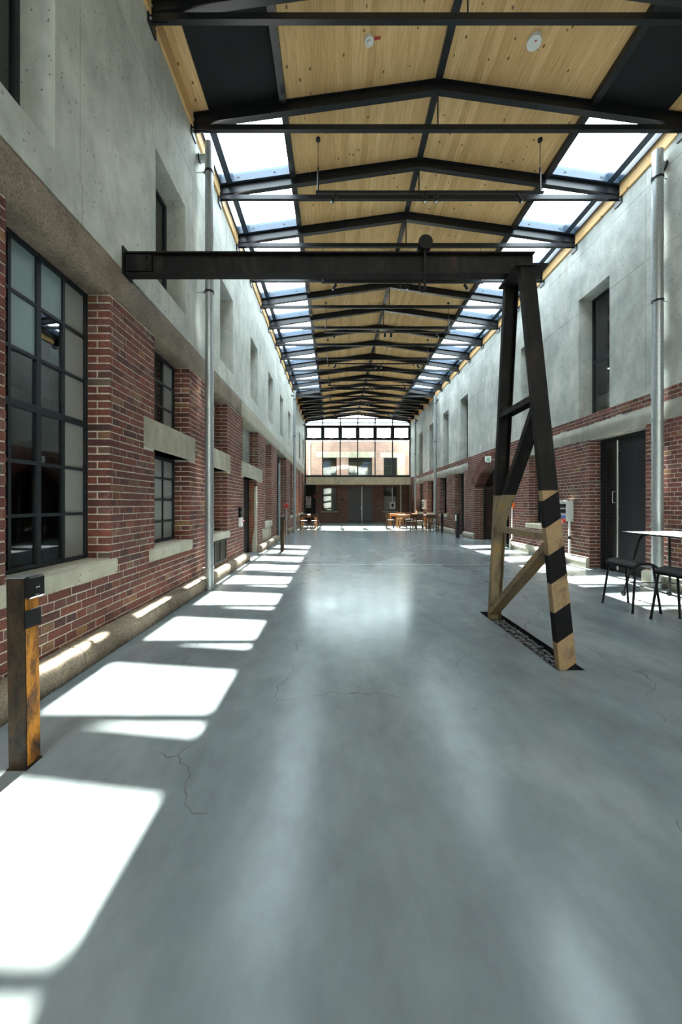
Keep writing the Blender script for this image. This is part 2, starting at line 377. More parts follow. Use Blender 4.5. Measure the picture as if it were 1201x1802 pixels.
def pbuild(mb, name, mat, parent):
    """build in world coordinates, then parent so that it stays put"""
    o = mb.build(name, mat); o.parent = parent
    ch = Vector((0, 0, 0)); q = parent
    while q is not None: ch += Vector(q.location); q = q.parent
    if ch.length: o.data.transform(Matrix.Translation(-ch))
    return o
def copy_tree(src, loc, rotz=None, label=None, group=None):
    r = src.copy(); COL.objects.link(r); r.location = loc
    if rotz is not None: r.rotation_euler = (0, 0, rotz)
    if label: r['label'] = label
    if group: r['group'] = group
    for ch in list(src.children):
        c = ch.copy(); COL.objects.link(c); c.parent = r
        for g in list(ch.children):
            d = g.copy(); COL.objects.link(d); d.parent = c
    return r
def slab(a0, a1, b0, b1, holes, d0, d1, mp, mb=None):
    """plate in (a, b) with rectangular holes, thickness d0..d1; mp maps (a, b, d) to xyz"""
    mb = mb or MB()
    A = sorted({a0, a1} | {h[i] for h in holes for i in (0, 1) if a0 < h[i] < a1})
    B = sorted({b0, b1} | {h[i] for h in holes for i in (2, 3) if b0 < h[i] < b1})
    def solid(i, j):
        if not (0 <= i < len(A)-1 and 0 <= j < len(B)-1): return False
        ca, cb = (A[i]+A[i+1])/2, (B[j]+B[j+1])/2
        return not any(h[0] < ca < h[1] and h[2] < cb < h[3] for h in holes)
    for i in range(len(A)-1):
        for j in range(len(B)-1):
            if not solid(i, j): continue
            p, q, r, t = A[i], A[i+1], B[j], B[j+1]
            for d in (d0, d1): mb.add([mp(p, r, d), mp(q, r, d), mp(q, t, d), mp(p, t, d)], [(0, 1, 2, 3)])
            for (di, dj, e0, e1) in ((-1, 0, (p, r), (p, t)), (1, 0, (q, r), (q, t)), (0, -1, (p, r), (q, r)), (0, 1, (p, t), (q, t))):
                if not solid(i+di, j+dj):
                    mb.add([mp(*e0, d0), mp(*e1, d0), mp(*e1, d1), mp(*e0, d1)], [(0, 1, 2, 3)])
    return mb
def weld(o):
    bm = bmesh.new(); bm.from_mesh(o.data); bmesh.ops.remove_doubles(bm, verts=bm.verts, dist=1e-4)
    bmesh.ops.recalc_face_normals(bm, faces=bm.faces); bm.to_mesh(o.data); bm.free(); return o
def project(p):
    x, y, z = p
    if y < .2: return None
    return (591+F*x/y, 887-F*(z-EYE)/y)

# ------------------------------------------------------------------ floor with the stone slot
SX0, SX1, SY0, SY1 = 1.80, 2.03, 2.95, 4.56
fl = weld(slab(-6.0, 9.5, YB, 30.6, [(SX0, SX1, SY0, SY1)], 0, -.2, lambda a, b, d: (a, b, d)).build('floor', 'floor'))
tag(fl, 'polished grey concrete hall floor with fine cracks', 'floor', kind='structure')
mb = MB().box(SX0-.01, SX1+.01, SY0-.01, SY1+.01, -.20, -.075)
pbuild(mb, 'slot_bed', 'stone', fl)
mb = MB()
for a in ((SX0, SX0+.004, SY0, SY1), (SX1-.004, SX1, SY0, SY1), (SX0, SX1, SY0, SY0+.004), (SX0, SX1, SY1-.004, SY1)): mb.box(*a, -.12, .001)
pbuild(mb, 'slot_edging', 'black_steel', fl)
for y0, y1, mt in ((8.10, 8.118, 'black_steel'), (8.118, 8.15, 'galv')):
    pbuild(MB().box(XL+.2, XR-.1, y0, y1, -.01, .0015), 'slot_drain', mt, fl)

# ------------------------------------------------------------------ brickwork generator
def free(y0, y1, zm, blocks):
    iv = [(y0, y1)]
    for (a, b, c, d) in blocks:
        if not (c < zm < d): continue
        nx = []
        for p, q in iv:
            if b <= p or a >= q: nx.append((p, q)); continue
            if a > p: nx.append((p, a))
            if b < q: nx.append((b, q))
        iv = nx
    return iv
def courses(y0, y1, z0, z1, blocks, arch=None):
    out = []; nz = int((z1-z0)/ZCH+.001)
    for k in range(nz+1):
        za = z0+k*ZCH; zb = min(za+ZCH, z1)
        if zb-za < .03: continue
        zm = (za+zb)/2; ln = BLEN if k % 2 == 0 else BLEN/2
        off = 0 if k % 4 < 2 else BLEN/2
        off += (BLEN*.25 if k % 2 == 0 else BLEN*.125*0)
        bl = blocks+(arch(zm) if arch else [])
        for p, q in free(y0, y1, zm, bl):
            i = math.floor((p-off)/ln); y = off+i*ln
            while y < q-1e-6:
                a, b = max(y, p), min(y+ln, q)
                if b-a > .035: out.append([a+(JOINT/2 if a > p+1e-6 or True else 0), b-JOINT/2, za+JOINT/2, zb-JOINT/2])
                elif out and abs(out[-1][1]+JOINT/2-a) < 1e-4: out[-1][1] = b-JOINT/2
                y += ln
    return out
def brick_verts(sx, X, r, proud, depth, irregular=True):
    """front chamfered brick on a wall with face at X, wall interior on side sx (-1 left wall, +1 right wall)"""
    y0, y1, z0, z1 = r
    fx = X-sx*proud; cx = X-sx*(proud-.003); bx = X+sx*depth
    j = (lambda: random.uniform(-.0025, .0025)) if irregular else (lambda: 0)
    c = .003
    q = [(y0+j(), z0+j()), (y1+j(), z0+j()), (y1+j(), z1+j()), (y0+j(), z1+j())]
    ins = [(c, c), (-c, c), (-c, -c), (c, -c)]
    v = [(fx, a+da, b+db) for (a, b), (da, db) in zip(q, ins)]+[(cx, a, b) for a, b in q]+[(bx, a, b) for a, b in q]
    f = [(0, 1, 2, 3)]+[(i, (i+1) % 4, 4+(i+1) % 4, 4+i) for i in range(4)]+[(4+i, 4+(i+1) % 4, 8+(i+1) % 4, 8+i) for i in range(4)]
    return v, f
def lay_wall(parent, sx, X, bricks, mat, hero=300):
    scored = []
    for r in bricks:
        c = (X, (r[0]+r[1])/2, (r[2]+r[3])/2); p = project(c); s = 0
        if p and 0 < p[0] < 1201 and 0 < p[1] < 1802:
            a, b = project((X, r[0], c[2])), project((X, r[1], c[2]))
            s = abs(a[0]-b[0])*(r[3]-r[2])*F/c[1]
        scored.append((s, r))
    scored.sort(key=lambda t: -t[0])
    # a few shared brick meshes, scaled to size
    protos = []
    for k in range(8):
        v, f = brick_verts(sx, 0, (-.5*BLEN, .5*BLEN, -.5*ZCH, .5*ZCH), .004, .03)
        mb = MB().add(v, f); me = bpy.data.meshes.new('brick'); me.from_pydata(mb.v, [], mb.f)
        bm = bmesh.new(); bm.from_mesh(me); bmesh.ops.recalc_face_normals(bm, faces=bm.faces); bm.to_mesh(me); bm.free()
        me.materials.append(M[mat]); protos.append(me)
    for s, r in scored[:hero]:
        o = bpy.data.objects.new('brick', random.choice(protos)); COL.objects.link(o); o.parent = parent
        o.location = (X+random.uniform(-.002, .002), (r[0]+r[1])/2, (r[2]+r[3])/2)
        o.scale = (1, (r[1]-r[0])/BLEN, (r[3]-r[2])/ZCH)
    mb = MB()
    for s, r in scored[hero:]:
        mb.add(*brick_verts(sx, X, r, .004+random.uniform(-.002, .002), .03))
    o = mb.build('brickwork', mat, parent); o['kind'] = 'stuff'
def reveal_bricks(mb, sx, X, depth, y, facing, z0, z1, zbase):
    """bricks on a reveal face at y; facing -1 looks to -y"""
    nz = int((z1-zbase)/ZCH)+2
    for k in range(-2, nz):
        za = max(zbase+k*ZCH, z0); zb = min(zbase+(k+1)*ZCH, z1)
        if zb-za < .03: continue
        n = 2 if k % 2 else 1
        for i in range(n):
            u0 = i*depth/n+JOINT/2*(i > 0); u1 = (i+1)*depth/n-JOINT/2*(i < n-1)
            x0, x1 = X+sx*u0, X+sx*u1
            d = .003+random.uniform(-.002, .002)
            mb.box(x0, x1, y+facing*d, y-facing*.02, za+JOINT/2, zb-JOINT/2, .003)

# ------------------------------------------------------------------ left wall
RD = .25   # reveal depth
ZB0, ZB1, ZB2 = 3.39, 3.75, 4.10
openL = [  # y0, y1, z0, z1 ground-floor openings
    (2.42, 3.54, .82, ZB0),       # tall steel window
    (4.407, 5.447, 2.366, ZB0), (4.407, 5.447, .82, 2.01),
    (6.33, 7.37, 2.366, ZB0), (6.33, 7.37, .80, 2.01),
    (8.60, 10.30, 2.366, ZB0), (8.69, 10.12, 0, 2.01),
    (11.45, 12.46, .79, ZB0), (13.6, 16.2, 0, ZB0), (17.6, 18.5, .8, ZB0), (19.2, 20.3, .8, ZB0), (21.5, 22.5, .8, ZB0), (23.4, 24.4, .8, ZB0)]
lintL = [(4.165, 5.68, 2.01, 2.366), (6.12, 7.57, 2.01, 2.366), (8.48, 10.9, 2.01, 2.366)]
sillL = [(2.33, 3.63, .685, .82), (4.28, 5.53, .68, .82), (6.2, 7.5, .68, .80), (11.3, 12.5, .62, .79), (17.5, 18.6, .66, .8), (19.1, 20.4, .66, .8), (21.4, 22.6, .66, .8), (23.3, 24.5, .66, .8)]
ymap = lambda a, b, d: (d, a, b)
wl = weld(slab(0.0, YG+.3, 0, ZB0, openL, XL-.001, XL-RD-.10, ymap).build('wall_left', 'mortar'))
tag(wl, 'red brick lower wall under grey concrete upper storey with steel windows', 'wall', kind='structure')
bl = courses(0.6, YG, 0, ZB0, openL+lintL+sillL)
lay_wall(wl, -1, XL, bl, 'brick')
mb = MB()
for (a, b, c, d) in openL:
    reveal_bricks(mb, -1, XL+.004, RD, b, -1, c, d, 0); reveal_bricks(mb, -1, XL+.004, RD, a, 1, c, d, 0)
o = mb.build('reveal_brickwork', 'brick', wl); o['kind'] = 'stuff'
# blind infills
mb = MB()
for (a, b, c, d) in ((6.33, 7.37, 2.366, ZB0), (6.33, 7.37, .80, 2.01), (11.45, 12.46, .79, ZB0)):
    for r in courses(a, b, c, d, []): mb.add(*brick_verts(-1, XL-RD, r, .006, .03))
o = mb.build('infill_brickwork', 'brick', wl); o['kind'] = 'stuff'
for (a, b, c, d) in ((6.33, 7.37, 2.366, ZB0), (6.33, 7.37, .80, 2.01), (11.45, 12.46, .79, ZB0)):
    pbuild(MB().box(XL-RD-.006, XL-RD-.09, a, b, c, d), 'infill_mortar', 'mortar', wl)
pbuild(MB().box(XL-RD+.01, XL-RD-.09, 8.60, 10.30, 2.366, ZB0), 'block_infill', 'blockwork', wl)
mb = MB()
for (a, b, c, d) in lintL: pbuild(MB().box(XL+.012, XL-RD-.09, a, b, c, d, .008), 'lintel', 'lintel', wl)
for (a, b, c, d) in sillL:
    m_ = MB(); m_.prism([(XL+.025, c), (XL+.025, d-.02), (XL+.005, d-.005), (XL-RD-.02, d+.012), (XL-RD-.02, c)], 1, a, b)
    pbuild(m_, 'window_sill', 'sill', wl)
# old aggregate beam: slightly wobbly front, in lengths
def rough_beam(x0, x1, y0, y1, z0, z1, amp, step, name, mat, parent, prof=None):
    n = max(2, int((y1-y0)/step)); mb = MB()
    P = prof or ([(x0, z0+.02), (x0+.008, z0+.05)]+[(x0+.008, z0+(z1-z0)*t) for t in (.25, .45, .65, .85)]+[(x0, z1), (x1, z1), (x1, z0), ((x0+x1)/2, z0), (x0-.03, z0)])
    k = len(P); vs = []
    for i in range(n+1):
        y = y0+(y1-y0)*i/n
        for (px, pz) in P:
            d = noise.noise_vector(Vector((px*9, y*9, pz*9)))*amp+noise.noise_vector(Vector((px*30, y*30, pz*30)))*amp*.5
            vs.append((px+d.x, y, pz+d.z))
    fs = [(i*k+j, i*k+(j+1) % k, (i+1)*k+(j+1) % k, (i+1)*k+j) for i in range(n) for j in range(k)]
    mb.add(vs, fs, True); mb.add(vs[:k], [tuple(range(k))]); mb.add(vs[-k:], [tuple(range(k))])
    return pbuild(mb, name, mat, parent)
rough_beam(XL+.012, XL-.40, 0.0, 8.45, ZB0, ZB1, .006, .06, 'concrete_beam', 'beam_old', wl)
rough_beam(XL+.012, XL-.40, 8.45, YG+.1, ZB0, ZB1, .005, .25, 'concrete_beam', 'lintel', wl)
# plinth stones
def plinth(parent, sx, X, y0, y1, h, p, name='plinth_stone', step=.045, mat='plinth', amp=.007):
    s = -sx
    prof = [(X, -.02), (X+s*p, -.02), (X+s*p, h*.35), (X+s*p, h*.62), (X+s*p*.93, h*.82), (X+s*p*.75, h*.95), (X+s*p*.5, h*.99), (X+s*p*.2, h), (X-s*.02, h+.01)]
    return rough_beam(0, 0, y0, y1, 0, 0, amp, step, name, mat, parent, prof)
ys = [0.6, 1.7, 2.95, 4.1, 4.68, 5.05, 5.9, 7.1, 8.66]
for a, b in zip(ys[:-1], ys[1:]): plinth(wl, -1, XL, a+.004, b-.004, .19, .17)
for a, b in ((10.2, 10.75), (10.8, 12.3), (12.35, 13.4), (16.3, 18.2), (18.25, 20.5), (20.55, 23), (23.05, 25.9)): plinth(wl, -1, XL, a, b, .20, .15, step=.12)
# upper concrete, cast in panels with open joints
UW = [(1.97+2.475*k, 2.85+2.475*k, ZB2, 5.70) for k in range(10)]
def panel(name, side, X, y0, y1, z0, z1, holes, mat, parent, gap=.004, back=.34, proud=0):
    o = slab(y0+gap, y1-gap, z0+gap, z1-gap, holes, X-side*proud, X+side*back, ymap).build(name, mat, parent); return weld(o)
jy = [0.0]+[3.13+2.475*k for k in range(-1, 10) if 0.1 < 3.13+2.475*k < YG]+[YG+.2]
for a, b in zip(jy[:-1], jy[1:]):
    panel('concrete_panel', -1, XL, a, b, ZB2, 6.37, UW, 'concrete', wl)
    panel('concrete_upstand', -1, XL, a, b, ZB1, ZB2, [], 'concrete', wl, proud=.018)
jy2 = [0.0]+[4.85+2.475*k for k in range(-1, 9) if 0.1 < 4.85+2.475*k < YG]+[YG+.2]
for a, b in zip(jy2[:-1], jy2[1:]): panel('concrete_panel', -1, XL, a, b, 6.37, 7.13, [], 'concrete', wl)
GR = lambda H: [(a-.012, b+.012, c-.012, d+.012) for a, b, c, d in H]
pbuild(slab(0, YG+.2, ZB1, 7.12, GR(UW), XL-.02, XL-.335, ymap), 'wall_core', 'concrete', wl)
# rear stretch of the hall behind the photographer
def hall_rear(sx, X, name, label):
    o = MB().box(X, X+sx*.35, YB, 0.0 if sx < 0 else 3.6, 0, 3.39).build(name, 'far_brick'); tag(o, label, 'wall', kind='structure')
    pbuild(MB().box(X, X+sx*.35, YB, 0.0 if sx < 0 else 3.6, 3.39, 7.13), 'concrete_panel', 'concrete', o)
hall_rear(-1, XL, 'wall_left_rear', 'plain brick and concrete wall beside the near end of the hall')
hall_rear(1, XR, 'wall_right_rear', 'plain brick and concrete wall opposite the near bollard')

# ------------------------------------------------------------------ right wall
ZR0, ZR1, ZR2 = 2.69, 3.04, 3.23
RDR = .27
openR = [(6.27, 7.65, 0, ZR0), (9.0, 10.04, .83, ZR0), (15.1, 16.3, 0, ZR0), (17.5, 18.6, .85, ZR0), (19.9, 21.1, .85, ZR0), (22.2, 23.9, .85, ZR0)]
AY0, AY1, ASP, ACR = 11.2, 14.0, 1.92, 2.66     # arch
ah = (AY1-AY0)/2; ar = (ah*ah+(ACR-ASP)**2)/(2*(ACR-ASP)); acy, acz = (AY0+AY1)/2, ACR-ar
def arch_half(z, r):    # half width of circle r at height z
    d = r*r-(z-acz)**2
    return math.sqrt(d) if d > 0 else 0
RING = .46
def arch_block(zm):
    if zm < ASP: return [(AY0, AY1, 0, 99)]
    w = min(arch_half(zm, ar+RING), max(0, (zm-acz)*math.tan(math.asin(ah/ar)))); w = max(w, arch_half(zm, ar)); return [(acy-w, acy+w, 0, 99)] if w else []
sillR = [(8.9, 10.2, .70, .83), (17.4, 18.7, .72, .85), (19.8, 21.2, .72, .85), (22.1, 24.0, .72, .85)]
beamR = [(3.6, 10.4, ZR0, ZR1), (14.7, 24.6, ZR0, ZR1)]
# mortar core with a stepped arch opening hidden behind the ring
core = openR[:]
core.append((AY0, AY1, 0, ASP))
for k in range(26):
    za = ASP+(ACR-ASP)*k/24; zb = ASP+(ACR-ASP)*(k+1)/24
    w = arch_half((za+zb)/2, ar)+.03; core.append((acy-w, acy+w, za, zb))
wr = weld(slab(3.6, YG+.3, 0, ZR2, core+[(a+.02, b-.02, c+.02, d-.02) for a, b, c, d in beamR], XR+.001, XR+.40, ymap).build('wall_right', 'mortar'))
tag(wr, 'red brick lower wall with brick arch under weathered concrete upper storey', 'wall', kind='structure')
br = courses(3.8, YG, 0, ZR2, openR+beamR+sillR, arch_block)
lay_wall(wr, 1, XR, br, 'brick_r')
mb = MB()
for (a, b, c, d) in openR:
    reveal_bricks(mb, 1, XR-.004, RDR, b, -1, c, d, 0); reveal_bricks(mb, 1, XR-.004, RDR, a, 1, c, d, 0)
reveal_bricks(mb, 1, XR-.004, .40, AY1, -1, 0, ASP, 0); reveal_bricks(mb, 1, XR-.004, .40, AY0, 1, 0, ASP, 0)
o = mb.build('reveal_brickwork', 'brick_r', wr); o['kind'] = 'stuff'
# voussoirs: two rings of radial bricks, each a part
th0 = math.asin(ah/ar)
for ring, (ra, rb) in enumerate(((ar, ar+.225), (ar+.235, ar+RING))):
    n = int(2*th0*ra/ZCH)
    for i in range(n):
        t0, t1 = -th0+2*th0*i/n, -th0+2*th0*(i+1)/n; g = JOINT/2/ra
        v = []
        for x in (XR-.008+random.uniform(-.003, .003), XR+.39):
            for (r_, t) in ((ra, t0+g), (ra, t1-g), (rb, t1-g), (rb, t0+g)): v.append((x, acy+r_*math.sin(t), min(acz+r_*math.cos(t), ZR2-.005)))
        pbuild(MB().add(v, [(0, 1, 2, 3), (4, 7, 6, 5), (0, 4, 5, 1), (1, 5, 6, 2), (2, 6, 7, 3), (3, 7, 4, 0)]), 'arch_brick', 'brick_r', wr)
for (a, b, c, d) in beamR: rough_beam(XR-.012, XR+.39, a, b, c, d, .003, .12, 'concrete_beam', 'beam_grey', wr,
        [(XR-.003, c+.01), (XR-.003, (c+d)/2), (XR-.003, d), (XR+.39, d), (XR+.39, c), (XR+.01, c)])
for (a, b, c, d) in sillR: pbuild(MB().prism([(XR-.03, c), (XR-.03, d-.01), (XR+RDR, d+.01), (XR+RDR, c)], 1, a, b), 'window_sill', 'sill', wr)
for a, b in ((3.7, 4.9), (4.91, 6.27), (7.65, 8.6), (8.61, 9.9), (9.91, 11.05), (14.0, 15.1), (16.3, 18), (18.02, 20), (20.02, 22.5), (22.52, 25.9)):
    s_ = .08; prof = [(XR+.02, -.02), (XR-s_, -.02), (XR-s_, .1), (XR-s_, .185), (XR-s_+.02, .205), (XR+.02, .235)]
    rough_beam(0, 0, a+.004, b-.004, 0, 0, .004, .08, 'plinth_stone', 'sill', wr, prof)
UWR = [(y, y+.9, ZR2, 5.82) for y in (4.62, 7.1, 9.6, 14.7, 17.2, 19.85, 22.3)]
jr = [3.6]+[6.27+3.08*k for k in range(0, 7)]+[YG+.2]
for z0_, z1_ in ((ZR2, 5.54), (5.54, 6.78), (6.78, 7.13)):
    for a, b in zip(jr[:-1], jr[1:]): panel('concrete_panel', 1, XR, a, b, z0_, z1_, UWR, 'concrete_r', wr, .0035)
pbuild(slab(3.6, YG+.2, ZR2, 7.12, GR(UWR), XR+.02, XR+.335, ymap), 'wall_core', 'concrete_r', wr)

# ------------------------------------------------------------------ rooms behind the walls (dark shells added to keep sky light out)
def room(name, x0, x1, y0, y1, label):
    s = 1 if x1 > x0 else -1
    o = MB().box(x1, x1+s*.1, y0, y1, 0, 7.3).build(name, 'room'); tag(o, label, 'wall', kind='structure')
    pbuild(MB().box(x0, x1+s*.1, y0, y1, 7.14, 7.32), 'room_roof', 'room', o)
    pbuild(MB().box(x0, x1, y0, y1, 3.5, 3.7), 'room_slab', 'room', o)
    for y in (y0, y1-.1): pbuild(MB().box(x0, x1, y, y+.1, 0, 7.14), 'room_end', 'room', o)
    pbuild(MB().box(x0, x1, 8.0, 8.1, 0, 7.14), 'room_partition', 'room', o)
room('wall_shell_left', XL-.36, -5.9, YB, 26.2, 'dark shell round the rooms behind the steel windows, added to block sky light')
room('wall_shell_right', XR+.41, 9.3, YB, 26.2, 'dark shell round the rooms behind the arch, added to block sky light')

# ------------------------------------------------------------------ windows and doors
WN = [0]; DN = [0]
def steel_window(side, X, y0, y1, z0, z1, ybars, zbars, label, panefn=None, bw=.028, fw=.045, thick=(), mullion=()):
    WN[0] += 1
    t = thing('window_%d' % WN[0], label, 'window', (X, (y0+y1)/2, z0), kind='structure')
    d = .05; x0, x1 = X-d/2, X+d/2
    fr = MB()
    fr.box(x0, x1, y0, y0+fw, z0, z1).box(x0, x1, y1-fw, y1, z0, z1).box(x0, x1, y0+fw, y1-fw, z0, z0+fw).box(x0, x1, y0+fw, y1-fw, z1-fw, z1)
    pbuild(fr, 'window_frame', 'win_frame', t)
    for yb in ybars:
        w = bw*1.7 if yb in mullion else bw
        pbuild(MB().box(X-.02, X+.02, yb-w/2, yb+w/2, z0+fw, z1-fw), 'glazing_bar', 'win_frame', t)
    for zb in zbars:
        w = bw*2.2 if zb in thick else bw
        pbuild(MB().box(X-.0195, X+.0195, y0+fw, y1-fw, zb-w/2, zb+w/2), 'glazing_bar', 'win_frame', t)
    Yc = [y0+fw]+list(ybars)+[y1-fw]; Zc = [z0+fw]+list(zbars)+[z1-fw]
    for i in range(len(Yc)-1):
        for j in range(len(Zc)-1):
            mt = panefn(i, j, len(Yc)-1, len(Zc)-1) if panefn else 'glass_dark'
            pbuild(MB().box(X-.003, X+.003, Yc[i]+.004, Yc[i+1]-.004, Zc[j]+.004, Zc[j+1]-.004), 'pane', mt, t)
    return t
XW = XL-RD+.012
def p1(i, j, n, m):
    if i == n-1: return 'glass_frost'
    if j == m-1: return 'glass_ripple'
    if j == m-2 and i == 1: return 'glass_ripple'
    return 'glass_dark'
steel_window(-1, XW, 2.42, 3.54, .825, ZB0-.005, (2.695, 2.963, 3.236), (1.26, 1.679, 2.118, 2.53, 2.954), 'tall dark steel window of many panes above the near bollard', p1, .026, .035, (2.118,), (2.963,))
steel_window(-1, XW, 4.407, 5.447, 2.37, ZB0-.005, (4.75, 5.10), (2.70, 3.03), 'small steel window above a concrete lintel, beside the crane beam', lambda i, j, n, m: 'glass_dark' if i < 2 else 'glass_frost')
steel_window(-1, XW, 4.407, 5.447, .825, 2.005, (4.75, 5.10), (1.11, 1.41, 1.71), 'steel window under the concrete lintel next to the galvanised downpipe', lambda i, j, n, m: 'glass_frost' if i > 0 else 'glass_dark')
for (a, b, c, d), lb in zip(openL[9:], ('first bricked-off side window past the wide doorway', 'side window behind the far downpipe', 'side window beside the far chairs', 'last side window before the glazed gable')):
    steel_window(-1, XW, a, b, c+.01, d-.005, ((a+b)/2,), (1.5, 2.4), lb)
words = ['first', 'second', 'third', 'fourth', 'fifth', 'sixth', 'seventh', 'eighth', 'ninth', 'tenth']
for k, (a, b, c, d) in enumerate(UW):
    steel_window(-1, XL-.30, a, b, c+.004, d, (), (), 'black-framed upper slot window, %s along the smooth concrete wall counted from the near bollard' % words[k])
for k, (a, b, c, d) in enumerate(UWR):
    steel_window(1, XR+.32, a, b, c+.004, d, (), (4.43,), 'tall upper window with transom, %s along the weathered concrete wall over the brick arch side' % words[k], thick=(4.43,), fw=.05, bw=.04)
XWR = XR+RDR-.012
for (a, b, c, d), lb in zip([openR[1]]+openR[3:], ('window behind the striped trestle leg', 'window beyond the black bollards', 'window behind the downpipe by the far wooden tables', 'wide window behind the far tables')):
    steel_window(1, XWR, a, b, c+.012, d-.004, ((a+b)/2,), (1.45, 2.05), lb)
# arch glazing
WN[0] += 1
t = thing('window_%d' % WN[0], 'dark glazed screen filling the brick arch', 'window', (XR+.36, acy, 0), kind='structure')
v = [(AY0, 0.01), (AY1, 0.01)]+[(acy+ar*math.sin(th0-2*th0*i/20), acz+ar*math.cos(th0-2*th0*i/20)) for i in range(21)]
pbuild(MB().prism(v, 0, XR+.365, XR+.372), 'pane', 'glass_dark', t)
for y in (AY0+.03, acy-.5, acy+.5, AY1-.03): pbuild(MB().box(XR+.34, XR+.40, y-.03, y+.03, 0.005, min(ACR, acz+arch_half(0, 0)+math.sqrt(max(0, ar*ar-(y-acy)**2)))-.01), 'mullion', 'win_frame', t)
pbuild(MB().box(XR+.345, XR+.395, AY0, AY1, 1.93, 1.99), 'transom', 'win_frame', t)
# door with long pull handle (right)
def door(label, loc):
    DN[0] += 1; return thing('door_%d' % DN[0], label, 'door', loc, kind='structure')
X = 5.60
t = door('dark grey double door with long steel pull handle beside the high table', (X, 6.96, 0))
fr = MB(); fr.box(X-.03, X+.05, 7.56, 7.64, 0.003, ZR0-.003).box(X-.03, X+.05, 6.28, 6.34, 0.003, ZR0-.003).box(X-.03, X+.05, 6.34, 7.56, ZR0-.07, ZR0-.003)
pbuild(fr, 'door_frame', 'black_steel', t)
lf = pbuild(MB().box(X, X+.04, 7.17, 7.555, .01, ZR0-.075), 'door_leaf', 'black_steel', t)
pbuild(MB().box(X-.004, X, 7.30, 7.50, .25, ZR0-.2), 'pane', 'glass_dark', t)
pbuild(MB().tube([(X-.005, 7.27, 1.38), (X-.06, 7.27, 1.38), (X-.06, 7.27, 1.60), (X-.005, 7.27, 1.60)], .008, 8), 'door_handle', 'steel_bright', t)
pbuild(MB().box(X-.005, X+.04, 6.345, 7.165, .01, ZR0-.075), 'door_leaf', 'door_grey', t)
pbuild(MB().tube([(X-.075, 7.12, .06), (X-.075, 7.12, 2.60)], .017, 10), 'pull_handle', 'steel_bright', t)
for z in (.25, 1.3, 2.4): pbuild(MB().tube([(X-.075, 7.12, z), (X-.004, 7.12, z)], .009, 8), 'handle_bracket', 'steel_bright', t)
pbuild(MB().box(X-.02, X-.004, 7.165, 7.185, 1.02, 1.10), 'lock', 'steel_bright', t)
# left door in broken brick reveal
X = XL-RD+.02
t = door('grey framed door set in a broken orange brick reveal', (X, 9.4, 0))
fr = MB(); fr.box(X-.03, X+.03, 8.70, 8.77, .003, 2.0).box(X-.03, X+.03, 10.03, 10.10, .003, 2.0).box(X-.03, X+.03, 8.77, 10.03, 1.93, 2.0)
pbuild(fr, 'door_frame', 'black_steel', t)
pbuild(MB().box(X-.02, X+.01, 8.775, 10.025, .01, 1.925), 'door_leaf', 'door_grey', t)
pbuild(MB().tube([(X+.012, 8.88, 1.0), (X+.06, 8.88, 1.0), (X+.06, 9.0, 1.0)], .009, 8), 'door_handle', 'steel_bright', t)
pbuild(MB().box(X+.03, XL+.05, 8.69, 10.12, 0.001, .02), 'threshold', 'galv', t)
mb = MB(); reveal_bricks(mb, -1, XL-.07, RD-.07, 10.105, -1, .15, 2.0, 0)
o = mb.build('broken_brickwork', 'brick_orange', wl); o['kind'] = 'stuff'
rough_beam(0, 0, 10.08, 10.16, 0, 0, .006, .04, 'render_patch', 'sill', wl, [(XL+.01, 0), (XL+.01, .5), (XL+.01, 1.1), (XL+.01, 1.85), (XL-.05, 1.8), (XL-.06, 1.2), (XL-.05, .75), (XL-.11, .35), (XL-.12, 0)])
rough_beam(0, 0, 12.0-1.1, 12.35, 0, 0, .004, .1, 'render_patch', 'lintel', wl, [(XL+.012, .2), (XL+.012, .45), (XL+.010, .6), (XL-.02, .6), (XL-.02, .2)])
# wide doorway left (dark), right doorway with pale jamb
t = door('wide dark doorway with a pale vent pipe, past the second bollard', (XL-.3, 14.9, 0))
pbuild(MB().box(XL-.30, XL-.34, 13.62, 16.18, .003, ZB0-.01), 'door_leaf', 'black_steel', t)
pbuild(MB().box(XL-.27, XL-.30, 14.85, 14.93, .003, ZB0-.02), 'door_post', 'win_frame', t)
t = door('dark doorway with a pale steel jamb behind the black bollard', (XR+.3, 15.7, 0))
pbuild(MB().box(XR+.28, XR+.32, 15.11, 16.29, .003, ZR0-.005), 'door_leaf', 'black_steel', t)
pbuild(MB().box(XR+.02, XR+.08, 15.11, 15.19, .003, ZR0-.005), 'door_jamb', 'cream', t)

